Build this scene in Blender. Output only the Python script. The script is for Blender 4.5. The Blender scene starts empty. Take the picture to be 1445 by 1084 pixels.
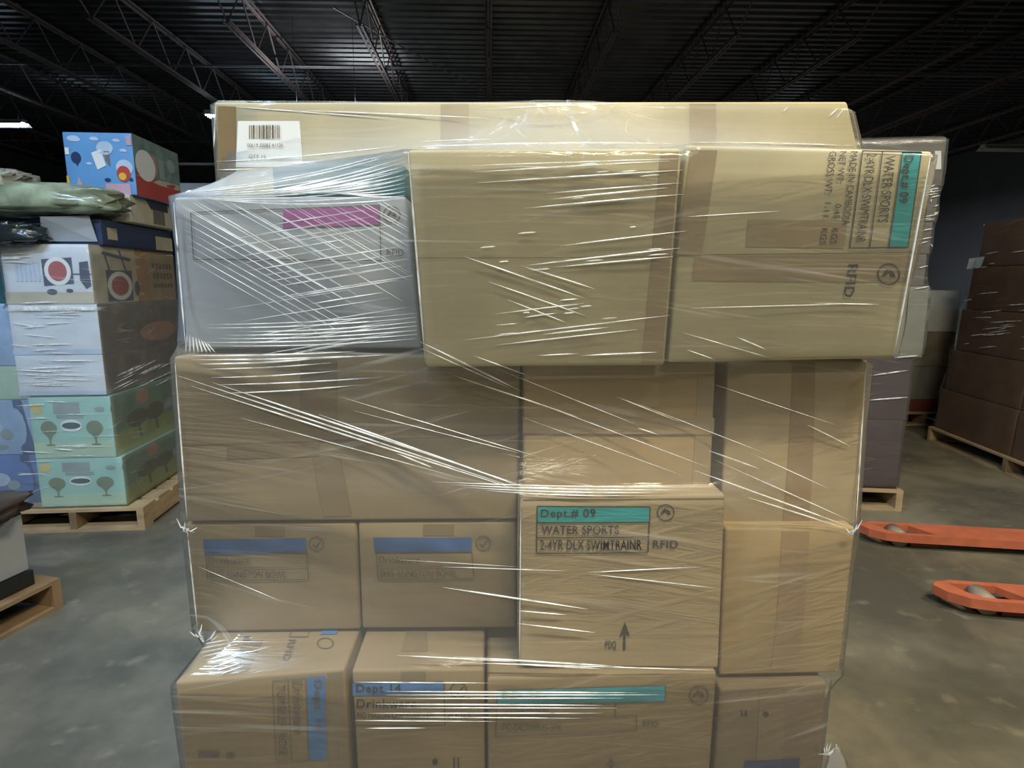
import bpy, math, random
import numpy as np
from mathutils import Vector, Matrix, noise
from mathutils.bvhtree import BVHTree
from mathutils.geometry import convex_hull_2d

random.seed(7)
S = bpy.context.scene
COL = S.collection
V = Vector

# ------------------------------------------------------------------ camera
W, H, F = 1445.0, 1084.0, 850.0
PITCH = math.atan(142.0 / F)
YAW = math.atan(30.5 / F * math.cos(PITCH))
EYE = V((0, 0, 1.45))
FW = V((math.sin(YAW) * math.cos(PITCH), math.cos(YAW) * math.cos(PITCH), -math.sin(PITCH)))
RT = V((math.cos(YAW), -math.sin(YAW), 0))
UP = RT.cross(FW)
cam_data = bpy.data.cameras.new('camera')
cam = bpy.data.objects.new('camera', cam_data)
COL.objects.link(cam)
cam.matrix_world = Matrix(((RT.x, UP.x, -FW.x, EYE.x), (RT.y, UP.y, -FW.y, EYE.y), (RT.z, UP.z, -FW.z, EYE.z), (0, 0, 0, 1)))
cam_data.sensor_width = 36
cam_data.lens = F / W * 36
cam_data.clip_start = 0.05
S.camera = cam

# ------------------------------------------------------------------ world and exposure
wd = bpy.data.worlds.new('world')
wd.use_nodes = True
wd.node_tree.nodes['Background'].inputs[0].default_value = (0.75, 0.85, 1.0, 1)
wd.node_tree.nodes['Background'].inputs[1].default_value = 0.012
S.world = wd
S.view_settings.view_transform = 'Standard'
S.view_settings.look = 'None'
S.view_settings.gamma = 1
S.view_settings.use_curve_mapping = False
S.view_settings.exposure = 0.0
S.cycles.use_denoising = True
S.cycles.transparent_max_bounces = 24
S.cycles.max_bounces = 8
S.cycles.sample_clamp_indirect = 4.0

# lamps of the hall, some of them added out of view: (x, y, z, turned along y, tube strength, area power, colour)
COOL = (0.58, 0.78, 1.0)
WARM = (1.0, 0.89, 0.64)
LAMPS = [
    # label, x, y, z, tube strength, watts down, watts up, colour
    ('long strip lamp over the aisle in front of the wrapped carton stack', 0.9, -0.9, 4.55, 6, 205, 4, WARM),
    ('added unseen strip lamp over the aisle, lighting the fronts of the wrapped carton stack', 0.4, -5.0, 4.55, 6, 130, 4, WARM),  # added out of view to fill the carton fronts
    ('strip lamp over the aisle beside the tower of picture cartons', -2.5, -0.6, 4.50, 6, 190, 2, COOL),
    ('added unseen strip lamp above the whitish carton, for highlights on its film', -1.5, 1.5, 4.50, 6, 75, 2, COOL),  # added overhead so the film on the left catches highlights
    ('added unseen strip lamp above the pallet jack, brightening the floor', 3.4, 0.9, 4.55, 6, 130, 2, WARM),  # added unseen to brighten the floor on the right
    ('lit strip lamp cut off at its outer end, hung beyond the green bag', -9.83, 13.0, 4.565, 40, 70, 3, COOL),
    ('small lit strip lamp seen beside the corner of the long top carton', -4.90, 12.6, 4.665, 40, 70, 4, COOL),
    ('strip lamp hung over the far aisle under the brightest roof ribs', -2.75, 10.9, 4.36, 8, 30, 34, (0.86, 0.93, 1.0)),
    ('added unseen strip lamp over the far aisle, brightening the back wall', 8.6, 18.0, 4.40, 8, 360, 2, (0.84, 0.92, 1.0)),  # added out of sight to lift the dark back wall
]

# ------------------------------------------------------------------ projection
def ray(px, py):
    return (FW * F + RT * (px - W / 2) - UP * (py - H / 2)).normalized()

def at(px, py, Y):
    d = ray(px, py)
    return EYE + d * (Y / d.y)

def at_z(px, py, z):
    d = ray(px, py)
    return EYE + d * ((z - EYE.z) / d.z)

def proj(p):
    q = p - EYE
    w = q.dot(FW)
    return (W / 2 + F * q.dot(RT) / w, H / 2 - F * q.dot(UP) / w)

# ------------------------------------------------------------------ materials
def new_mat(name):
    m = bpy.data.materials.new(name)
    m.use_nodes = True
    nt = m.node_tree
    nt.nodes.clear()
    out = nt.nodes.new('ShaderNodeOutputMaterial')
    return m, nt, out

def nd(nt, t, **kw):
    n = nt.nodes.new(t)
    for k, v in kw.items():
        setattr(n, k, v)
    return n

def solid(name, c, rough=0.6, metal=0.0, var=0.12, scale=6.0, bump=0.0, spec=0.5, stretch=(1, 1, 1)):
    m, nt, out = new_mat(name)
    p = nd(nt, 'ShaderNodeBsdfPrincipled')
    nt.links.new(p.outputs[0], out.inputs[0])
    g = nd(nt, 'ShaderNodeNewGeometry')
    mp = nd(nt, 'ShaderNodeMapping')
    mp.inputs['Scale'].default_value = stretch
    nz = nd(nt, 'ShaderNodeTexNoise')
    nz.inputs['Scale'].default_value = scale
    nz.inputs['Detail'].default_value = 4
    nt.links.new(g.outputs['Position'], mp.inputs[0])
    nt.links.new(mp.outputs[0], nz.inputs[0])
    r = nd(nt, 'ShaderNodeValToRGB')
    r.color_ramp.elements[0].position = 0.3
    r.color_ramp.elements[1].position = 0.7
    r.color_ramp.elements[0].color = (c[0] * (1 - var), c[1] * (1 - var), c[2] * (1 - var), 1)
    r.color_ramp.elements[1].color = (min(1, c[0] * (1 + var)), min(1, c[1] * (1 + var)), min(1, c[2] * (1 + var)), 1)
    nt.links.new(nz.outputs[0], r.inputs[0])
    nt.links.new(r.outputs[0], p.inputs['Base Color'])
    p.inputs['Roughness'].default_value = rough
    p.inputs['Metallic'].default_value = metal
    p.inputs['Specular IOR Level'].default_value = spec
    if bump:
        b = nd(nt, 'ShaderNodeBump')
        b.inputs['Strength'].default_value = bump
        b.inputs['Distance'].default_value = 0.01
        nt.links.new(nz.outputs[0], b.inputs['Height'])
        nt.links.new(b.outputs[0], p.inputs['Normal'])
    return m

def kraft(name, c, blot=0.16):
    m, nt, out = new_mat(name)
    p = nd(nt, 'ShaderNodeBsdfPrincipled')
    p.inputs['Roughness'].default_value = 0.72
    p.inputs['Specular IOR Level'].default_value = 0.3
    nt.links.new(p.outputs[0], out.inputs[0])
    g = nd(nt, 'ShaderNodeNewGeometry')
    n1 = nd(nt, 'ShaderNodeTexNoise')
    n1.inputs['Scale'].default_value = 5
    n1.inputs['Detail'].default_value = 5
    nt.links.new(g.outputs['Position'], n1.inputs[0])
    mp = nd(nt, 'ShaderNodeMapping')
    mp.inputs['Scale'].default_value = (3, 3, 130)
    nt.links.new(g.outputs['Position'], mp.inputs[0])
    n2 = nd(nt, 'ShaderNodeTexNoise')
    n2.inputs['Scale'].default_value = 1.0
    n2.inputs['Detail'].default_value = 3
    nt.links.new(mp.outputs[0], n2.inputs[0])
    a = nd(nt, 'ShaderNodeMath', operation='MULTIPLY_ADD')
    a.inputs[1].default_value = 0.25
    nt.links.new(n2.outputs[0], a.inputs[0])
    nt.links.new(n1.outputs[0], a.inputs[2])
    r = nd(nt, 'ShaderNodeValToRGB')
    r.color_ramp.elements[0].position = 0.4
    r.color_ramp.elements[1].position = 0.85
    r.color_ramp.elements[0].color = (*[x * (1 - blot) for x in c], 1)
    r.color_ramp.elements[1].color = (*[x * (1 + blot) for x in c], 1)
    nt.links.new(a.outputs[0], r.inputs[0])
    nt.links.new(r.outputs[0], p.inputs['Base Color'])
    b = nd(nt, 'ShaderNodeBump')
    b.inputs['Strength'].default_value = 0.12
    b.inputs['Distance'].default_value = 0.004
    nt.links.new(a.outputs[0], b.inputs['Height'])
    nt.links.new(b.outputs[0], p.inputs['Normal'])
    return m

def film_mat(name, haze=0.05, streak=0.28, gloss=0.55, bump=0.5, tint=(0.95, 0.97, 1.0), rough=0.16):
    """thin stretch film: clear, with glossy reflection and milky creases that run along the winding"""
    m, nt, out = new_mat(name)
    L = nt.links.new
    uv = nd(nt, 'ShaderNodeUVMap')
    hs = []
    for rot, sc in ((0.20, (2.0, 55, 1)), (-0.30, (1.7, 60, 1)), (0.02, (1.2, 80, 1))):
        mp = nd(nt, 'ShaderNodeMapping')
        mp.inputs['Rotation'].default_value = (0, 0, rot)
        L(uv.outputs[0], mp.inputs[0])
        m2 = nd(nt, 'ShaderNodeMapping')
        m2.inputs['Scale'].default_value = sc
        L(mp.outputs[0], m2.inputs[0])
        n = nd(nt, 'ShaderNodeTexNoise')
        n.inputs['Scale'].default_value = 1.0
        n.inputs['Detail'].default_value = 3
        n.inputs['Roughness'].default_value = 0.6
        L(m2.outputs[0], n.inputs[0])
        hs.append(n)
    big = nd(nt, 'ShaderNodeTexNoise')
    big.inputs['Scale'].default_value = 4
    L(uv.outputs[0], big.inputs[0])
    mx = nd(nt, 'ShaderNodeMath', operation='MAXIMUM')
    L(hs[0].outputs[0], mx.inputs[0]); L(hs[1].outputs[0], mx.inputs[1])
    mx2 = nd(nt, 'ShaderNodeMath', operation='MAXIMUM')
    L(mx.outputs[0], mx2.inputs[0]); L(hs[2].outputs[0], mx2.inputs[1])
    st = nd(nt, 'ShaderNodeMapRange', interpolation_type='SMOOTHSTEP')
    st.inputs['From Min'].default_value = 0.60
    st.inputs['From Max'].default_value = 0.74
    L(mx2.outputs[0], st.inputs[0])
    bm = nd(nt, 'ShaderNodeMapRange', interpolation_type='SMOOTHSTEP')
    bm.inputs['From Min'].default_value = 0.42
    bm.inputs['From Max'].default_value = 0.62
    L(big.outputs[0], bm.inputs[0])
    sm = nd(nt, 'ShaderNodeMath', operation='MULTIPLY')
    L(st.outputs[0], sm.inputs[0]); L(bm.outputs[0], sm.inputs[1])
    bp = nd(nt, 'ShaderNodeBump')
    bp.inputs['Strength'].default_value = bump
    bp.inputs['Distance'].default_value = 0.004
    L(mx2.outputs[0], bp.inputs['Height'])
    gl = nd(nt, 'ShaderNodeBsdfGlossy')
    gl.inputs['Roughness'].default_value = rough
    L(bp.outputs[0], gl.inputs['Normal'])
    df = nd(nt, 'ShaderNodeBsdfDiffuse')
    df.inputs['Color'].default_value = (*tint, 1)
    tl = nd(nt, 'ShaderNodeBsdfTranslucent')
    tl.inputs['Color'].default_value = (*tint, 1)
    dt = nd(nt, 'ShaderNodeMixShader')
    dt.inputs[0].default_value = 0.45
    L(df.outputs[0], dt.inputs[1]); L(tl.outputs[0], dt.inputs[2])
    tr = nd(nt, 'ShaderNodeBsdfTransparent')
    tr.inputs['Color'].default_value = (0.98, 0.985, 0.985, 1)
    fr = nd(nt, 'ShaderNodeLayerWeight')
    fr.inputs['Blend'].default_value = 0.12
    L(bp.outputs[0], fr.inputs['Normal'])
    gf = nd(nt, 'ShaderNodeMath', operation='MULTIPLY_ADD')
    gf.inputs[1].default_value = gloss
    gf.inputs[2].default_value = 0.03
    L(fr.outputs['Fresnel'], gf.inputs[0])
    hf = nd(nt, 'ShaderNodeMath', operation='MULTIPLY_ADD', use_clamp=True)
    hf.inputs[1].default_value = streak
    ga = nd(nt, 'ShaderNodeAttribute', attribute_name='layers')
    gm = nd(nt, 'ShaderNodeMath', operation='MULTIPLY_ADD')
    gm.inputs[1].default_value = 0.26
    gm.inputs[2].default_value = haze
    L(ga.outputs['Fac'], gm.inputs[0])
    L(gm.outputs[0], hf.inputs[2])
    L(sm.outputs[0], hf.inputs[0])
    a = nd(nt, 'ShaderNodeMixShader')
    L(hf.outputs[0], a.inputs[0]); L(tr.outputs[0], a.inputs[1]); L(dt.outputs[0], a.inputs[2])
    b = nd(nt, 'ShaderNodeMixShader')
    L(gf.outputs[0], b.inputs[0]); L(a.outputs[0], b.inputs[1]); L(gl.outputs[0], b.inputs[2])
    L(b.outputs[0], out.inputs[0])
    return m

def crease_mat(name, opac=0.5):
    m, nt, out = new_mat(name)
    L = nt.links.new
    tr = nd(nt, 'ShaderNodeBsdfTransparent')
    p = nd(nt, 'ShaderNodeBsdfPrincipled')
    p.inputs['Base Color'].default_value = (0.93, 0.95, 0.97, 1)
    p.inputs['Roughness'].default_value = 0.22
    p.inputs['Specular IOR Level'].default_value = 0.9
    g = nd(nt, 'ShaderNodeNewGeometry')
    n = nd(nt, 'ShaderNodeTexNoise')
    n.inputs['Scale'].default_value = 22
    L(g.outputs['Position'], n.inputs[0])
    r = nd(nt, 'ShaderNodeMapRange')
    r.inputs['From Min'].default_value = 0.35
    r.inputs['From Max'].default_value = 0.65
    r.inputs['To Min'].default_value = opac * 0.35
    r.inputs['To Max'].default_value = min(1, opac * 1.4)
    L(n.outputs[0], r.inputs[0])
    mx = nd(nt, 'ShaderNodeMixShader')
    L(r.outputs[0], mx.inputs[0]); L(tr.outputs[0], mx.inputs[1]); L(p.outputs[0], mx.inputs[2])
    L(mx.outputs[0], out.inputs[0])
    return m

def emit(name, c, s):
    m, nt, out = new_mat(name)
    e = nd(nt, 'ShaderNodeEmission')
    e.inputs[0].default_value = (*c, 1)
    e.inputs[1].default_value = s
    nt.links.new(e.outputs[0], out.inputs[0])
    return m

def concrete():
    m, nt, out = new_mat('polished_concrete')
    L = nt.links.new
    p = nd(nt, 'ShaderNodeBsdfPrincipled')
    L(p.outputs[0], out.inputs[0])
    g = nd(nt, 'ShaderNodeNewGeometry')
    n1 = nd(nt, 'ShaderNodeTexNoise'); n1.inputs['Scale'].default_value = 1.3; n1.inputs['Detail'].default_value = 8; n1.inputs['Roughness'].default_value = 0.62
    n2 = nd(nt, 'ShaderNodeTexNoise'); n2.inputs['Scale'].default_value = 9; n2.inputs['Detail'].default_value = 6
    n3 = nd(nt, 'ShaderNodeTexVoronoi'); n3.inputs['Scale'].default_value = 3.2
    for n in (n1, n2, n3):
        L(g.outputs['Position'], n.inputs[0])
    r = nd(nt, 'ShaderNodeValToRGB')
    e = r.color_ramp.elements
    e[0].position = 0.40; e[0].color = (0.096, 0.093, 0.076, 1)
    e[1].position = 0.62; e[1].color = (0.215, 0.196, 0.145, 1)
    k = r.color_ramp.elements.new(0.5); k.color = (0.142, 0.133, 0.104, 1)
    L(n1.outputs[0], r.inputs[0])
    r2 = nd(nt, 'ShaderNodeValToRGB')
    r2.color_ramp.elements[0].position = 0.6; r2.color_ramp.elements[0].color = (0, 0, 0, 1)
    r2.color_ramp.elements[1].position = 0.74; r2.color_ramp.elements[1].color = (1, 1, 1, 1)
    L(n2.outputs[0], r2.inputs[0])
    mx = nd(nt, 'ShaderNodeMix', data_type='RGBA', blend_type='MIX')
    mul = nd(nt, 'ShaderNodeMath', operation='MULTIPLY'); mul.inputs[1].default_value = 0.5
    L(r2.outputs[0], mul.inputs[0])
    L(mul.outputs[0], mx.inputs[0])
    L(r.outputs[0], mx.inputs[6])
    mx.inputs[7].default_value = (0.30, 0.27, 0.21, 1)
    L(mx.outputs[2], p.inputs['Base Color'])
    rr = nd(nt, 'ShaderNodeMapRange')
    rr.inputs['To Min'].default_value = 0.28; rr.inputs['To Max'].default_value = 0.6
    L(n1.outputs[0], rr.inputs[0])
    L(rr.outputs[0], p.inputs['Roughness'])
    b = nd(nt, 'ShaderNodeBump'); b.inputs['Strength'].default_value = 0.08; b.inputs['Distance'].default_value = 0.01
    L(n2.outputs[0], b.inputs['Height']); L(b.outputs[0], p.inputs['Normal'])
    return m

M = dict(
    floor=concrete(),
    wall=solid('painted_wall', (0.12, 0.125, 0.135), 0.8, var=0.1, scale=0.8),
    deck=solid('roof_deck_paint', (0.12, 0.12, 0.118), 0.30, metal=0.85, var=0.25, scale=2),
    steel=solid('joist_primer', (0.17, 0.13, 0.12), 0.55, var=0.15, scale=4),
    conduit=solid('grey_conduit', (0.25, 0.25, 0.25), 0.4, metal=0.5),
    lampmetal=solid('white_enamel', (0.6, 0.6, 0.6), 0.4),
    kraft_a=kraft('kraft_board', (0.385, 0.300, 0.175)),
    kraft_t=kraft('kraft_board_pale', (0.46, 0.40, 0.25)),
    tape_g=solid('old_brown_tape', (0.20, 0.148, 0.082), 0.25, var=0.1, scale=9),
    tape_f=solid('clear_brown_tape', (0.335, 0.258, 0.148), 0.25, var=0.1, scale=9),
    kraft_b=kraft('kraft_board_brown', (0.26, 0.20, 0.115)),
    kraft_c=kraft('kraft_board_yellow', (0.36, 0.265, 0.135)),
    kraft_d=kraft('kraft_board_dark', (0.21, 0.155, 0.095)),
    kraft_shade=kraft('kraft_board_shaded', (0.25, 0.183, 0.098)),  # bottom row: its shade is painted in as a darker board colour
    white_board=kraft('white_board', (0.33, 0.36, 0.40), 0.06),
    tape=solid('brown_packing_tape', (0.305, 0.21, 0.115), 0.28, var=0.1, scale=9),
    seam=solid('seam_shadow_board', (0.16, 0.11, 0.065), 0.8),
    ink=solid('black_ink', (0.030, 0.028, 0.025), 0.6, var=0.3, scale=60),
    ink_soft=solid('faded_ink', (0.115, 0.090, 0.065), 0.7, var=0.3, scale=60),
    teal=solid('teal_ink', (0.020, 0.36, 0.38), 0.5, var=0.06, scale=30),
    teal_b=solid('blue_teal_ink', (0.045, 0.29, 0.36), 0.5, var=0.1, scale=30),
    blue=solid('blue_ink', (0.045, 0.105, 0.26), 0.55, var=0.2, scale=20),
    blue_b=solid('mid_blue_ink', (0.06, 0.16, 0.36), 0.5, var=0.15, scale=20),
    magenta=solid('magenta_ink', (0.30, 0.085, 0.27), 0.5, var=0.1, scale=20),
    dark_teal=solid('dark_teal_board', (0.02, 0.10, 0.125), 0.5),
    paper=solid('white_label_paper', (0.70, 0.72, 0.72), 0.5, var=0.03),
    film=film_mat('stretch_film', haze=0.085, streak=0.30, gloss=0.7),
    film_heavy=film_mat('stretch_film_many_layers', haze=0.16, streak=0.45, gloss=0.9),
    film_thin=film_mat('stretch_film_single_layer', haze=0.02, streak=0.12, gloss=0.35),
    crease=crease_mat('film_crease', 0.72),
    crease_soft=crease_mat('film_crease_faint', 0.34),
    wood=solid('pallet_wood', (0.40, 0.29, 0.17), 0.75, var=0.25, scale=5, stretch=(1, 1, 4), bump=0.2),
    wood_d=solid('pallet_wood_worn', (0.24, 0.16, 0.09), 0.8, var=0.3, scale=5, bump=0.2),
    mint=solid('mint_print', (0.33, 0.60, 0.56), 0.45, var=0.05),
    mint_low=solid('pale_green_print', (0.44, 0.62, 0.50), 0.45, var=0.05),
    olive=solid('olive_print', (0.24, 0.30, 0.08), 0.5, var=0.08),
    tree_g=solid('tree_print', (0.17, 0.24, 0.15), 0.5),
    tree_b=solid('tree_brown_print', (0.10, 0.10, 0.045), 0.5),
    sun=solid('sun_print', (0.62, 0.52, 0.22), 0.5),
    grey_p=solid('grey_print', (0.28, 0.36, 0.38), 0.5),
    navy=solid('navy_print', (0.022, 0.040, 0.115), 0.45),
    black=solid('black_print', (0.015, 0.017, 0.02), 0.4),
    sky=solid('sky_blue_print', (0.13, 0.33, 0.66), 0.4, var=0.05),
    cloud=solid('cloud_print', (0.46, 0.58, 0.76), 0.5),
    whitep=solid('white_print', (0.75, 0.77, 0.80), 0.5, var=0.03),
    red=solid('red_print', (0.45, 0.055, 0.04), 0.45),
    redc=solid('red_ring_print', (0.36, 0.06, 0.06), 0.45),
    yellow=solid('yellow_print', (0.70, 0.45, 0.05), 0.45),
    peach=solid('peach_print', (0.42, 0.24, 0.17), 0.5),
    pink=solid('pink_print', (0.55, 0.35, 0.45), 0.5),
    sage=solid('sage_print', (0.16, 0.24, 0.23), 0.5, var=0.3, scale=12),
    cream=solid('cream_board', (0.50, 0.47, 0.38), 0.6),
    orange_k=solid('orange_kraft', (0.40, 0.22, 0.09), 0.6),
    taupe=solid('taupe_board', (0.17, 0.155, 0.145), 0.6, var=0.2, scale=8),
    white_blue=solid('white_carton_board', (0.62, 0.68, 0.76), 0.5, var=0.05),
    royal=solid('royal_blue_print', (0.10, 0.20, 0.50), 0.45, var=0.2, scale=7),
    pale_blue=solid('pale_blue_print', (0.30, 0.45, 0.70), 0.45, var=0.15, scale=7),
    green_bag=solid('green_plastic_bag', (0.30, 0.35, 0.25), 0.2, var=0.5, scale=7, bump=0.3),
    dark_bag=solid('dark_plastic_bag', (0.018, 0.03, 0.036), 0.22, var=0.3, bump=0.3),
    grey_sheet=solid('grey_sheet', (0.30, 0.30, 0.25), 0.5, var=0.2, bump=0.3),
    dull_red=solid('dull_red_board', (0.16, 0.04, 0.03), 0.6),
    dull_cream=solid('dull_cream_board', (0.28, 0.25, 0.19), 0.6, var=0.3),
    purple=solid('mauve_board', (0.052, 0.034, 0.043), 0.55, var=0.12),
    silver=solid('silver_grey_board', (0.12, 0.112, 0.105), 0.5, var=0.2, scale=9, stretch=(1, 1, 5)),
    pale_green=solid('pale_grey_green_board', (0.20, 0.21, 0.185), 0.5, var=0.12),
    brown=kraft('brown_board', (0.14, 0.075, 0.038), 0.2),
    fork=solid('red_orange_paint', (0.54, 0.155, 0.085), 0.45, var=0.15, scale=12),
    fork_d=solid('dark_red_paint', (0.10, 0.02, 0.012), 0.6),
    roller=solid('grey_nylon', (0.30, 0.26, 0.21), 0.5),
    steelgrey=solid('chrome_steel', (0.4, 0.4, 0.4), 0.3, metal=0.9),
)

# ------------------------------------------------------------------ mesh helpers
class MB:
    def __init__(s):
        s.v = []; s.f = []; s.m = []; s.uv = {}; s.layers = []

    def quad(s, a, b, c, d, mi=0):
        n = len(s.v); s.v += [V(a), V(b), V(c), V(d)]; s.f.append((n, n + 1, n + 2, n + 3)); s.m.append(mi)

    def poly(s, pts, mi=0):
        n = len(s.v); s.v += [V(p) for p in pts]; s.f.append(tuple(range(n, n + len(pts)))); s.m.append(mi)

    def hexa(s, c, mi=0):
        """8 corners: bottom ring of four, then the top ring"""
        n = len(s.v); s.v += [V(p) for p in c]
        for q in ((3, 2, 1, 0), (4, 5, 6, 7), (0, 1, 5, 4), (1, 2, 6, 5), (2, 3, 7, 6), (3, 0, 4, 7)):
            s.f.append(tuple(n + i for i in q)); s.m.append(mi)

    def box(s, o, a, b, c, mi=0):
        """corner o and three edge vectors (right-handed)"""
        o, a, b, c = V(o), V(a), V(b), V(c)
        s.hexa([o, o + a, o + a + b, o + b, o + c, o + a + c, o + a + b + c, o + b + c], mi)

    def abox(s, x0, y0, z0, x1, y1, z1, mi=0):
        s.box((x0, y0, z0), (x1 - x0, 0, 0), (0, y1 - y0, 0), (0, 0, z1 - z0), mi)

    def tube(s, pts, r, n=6, mi=0, flat=1.0, taper=False):
        pts = [V(p) for p in pts]
        rings = []
        for i, p in enumerate(pts):
            t = (pts[min(i + 1, len(pts) - 1)] - pts[max(i - 1, 0)]).normalized()
            a = t.cross(V((0, 0, 1)))
            if a.length < 0.05:
                a = t.cross(V((1, 0, 0)))
            a.normalize(); b = a.cross(t)
            k = r
            if taper:
                q = i / (len(pts) - 1)
                k = r * max(0.12, min(1, 4 * q, 4 * (1 - q)))
            n0 = len(s.v)
            s.v += [p + a * (math.cos(2 * math.pi * j / n) * k * flat) + b * (math.sin(2 * math.pi * j / n) * k) for j in range(n)]
            rings.append(n0)
        for q in range(len(rings) - 1):
            for j in range(n):
                s.f.append((rings[q] + j, rings[q] + (j + 1) % n, rings[q + 1] + (j + 1) % n, rings[q + 1] + j)); s.m.append(mi)
        s.f.append(tuple(rings[0] + j for j in reversed(range(n)))); s.m.append(mi)
        s.f.append(tuple(rings[-1] + j for j in range(n))); s.m.append(mi)

    def build(s, name, mats, parent=None, origin=None, smooth=False):
        if not isinstance(mats, (list, tuple)):
            mats = [mats]
        me = bpy.data.meshes.new(name)
        o = bpy.data.objects.new(name, me)
        COL.objects.link(o)
        off = V((0, 0, 0))
        if parent is not None:
            o.parent = parent
            q = parent
            while q is not None:
                off += q.location; q = q.parent
        elif origin is not None:
            o.location = V(origin); off = V(origin)
        me.from_pydata([tuple(p - off) for p in s.v], [], s.f)
        for m in mats:
            me.materials.append(m)
        me.polygons.foreach_set('material_index', s.m)
        if smooth:
            me.polygons.foreach_set('use_smooth', [True] * len(s.f))
        if s.uv:
            u = me.uv_layers.new(name='UVMap')
            for l in me.loops:
                u.data[l.index].uv = s.uv.get(l.vertex_index, (0, 0))
        if s.layers:
            at_ = me.attributes.new('layers', 'FLOAT', 'POINT')
            at_.data.foreach_set('value', s.layers + [0.0] * (len(s.v) - len(s.layers)))
        me.update()
        return o

def tag(o, label=None, cat=None, group=None, kind=None):
    for k, v in (('label', label), ('category', cat), ('group', group), ('kind', kind)):
        if v:
            o[k] = v
    return o

def thing(name, label, cat, loc, group=None):
    o = bpy.data.objects.new(name, None)
    o.empty_display_size = 0.1
    COL.objects.link(o)
    o.location = V(loc)
    return tag(o, label, cat, group)

# ------------------------------------------------------------------ printing on flat faces
class Face:
    """a bilinear patch TL, TR, BR, BL seen from outside, u to the right and v downward"""
    def __init__(s, TL, TR, BR, BL, bulge=0.0):
        s.c = [V(TL), V(TR), V(BR), V(BL)]
        s.n = (s.c[1] - s.c[0]).cross(s.c[3] - s.c[0]).normalized() * -1
        s.n = ((s.c[3] - s.c[0]).cross(s.c[1] - s.c[0])).normalized()
        s.b = bulge

    def at(s, u, v, off=0.0):
        a, b, c, d = s.c
        p = a * (1 - u) * (1 - v) + b * u * (1 - v) + c * u * v + d * (1 - u) * v
        uu = min(1, max(0, u)); vv = min(1, max(0, v))
        return p + s.n * (off + s.b * 16 * uu * (1 - uu) * vv * (1 - vv))

    def uv(s, px, py):
        u = v = 0.5
        for _ in range(8):
            x, y = proj(s.at(u, v)); e = 1e-3
            xu, yu = proj(s.at(u + e, v)); xv, yv = proj(s.at(u, v + e))
            a, b, c, d = (xu - x) / e, (xv - x) / e, (yu - y) / e, (yv - y) / e
            det = a * d - b * c
            rx, ry = px - x, py - y
            u += (d * rx - b * ry) / det; v += (-c * rx + a * ry) / det
        return (u, v)

    def quad_uv(s, q):
        return [s.uv(*p) for p in q]

def bil(q, s, t):
    (a, b, c, d) = q
    return tuple(a[i] * (1 - s) * (1 - t) + b[i] * s * (1 - t) + c[i] * s * t + d[i] * (1 - s) * t for i in (0, 1))

def rect(x0, y0, x1, y1):
    return [(x0, y0), (x1, y0), (x1, y1), (x0, y1)]

OFF = 0.0016
_TXT = {}
def text_geo(t, bold):
    k = (t, bold)
    if k not in _TXT:
        c = bpy.data.curves.new('lettering', 'FONT')
        c.body = t; c.resolution_u = 3; c.space_character = 1.08 if bold else 1.02; c.offset = 0.012 if bold else 0.0
        o = bpy.data.objects.new('lettering', c)
        COL.objects.link(o)
        dg = bpy.context.evaluated_depsgraph_get(); dg.update()
        me = bpy.data.meshes.new_from_object(o.evaluated_get(dg))
        P = [(v.co.x, v.co.y) for v in me.vertices]
        Fc = [tuple(p.vertices) for p in me.polygons]
        bpy.data.objects.remove(o); bpy.data.curves.remove(c); bpy.data.meshes.remove(me)
        x0 = min(p[0] for p in P); x1 = max(p[0] for p in P); y0 = min(p[1] for p in P); y1 = max(p[1] for p in P)
        _TXT[k] = ([((x - x0) / (x1 - x0), 1 - (y - y0) / (y1 - y0)) for x, y in P], Fc)
    return _TXT[k]

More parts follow.
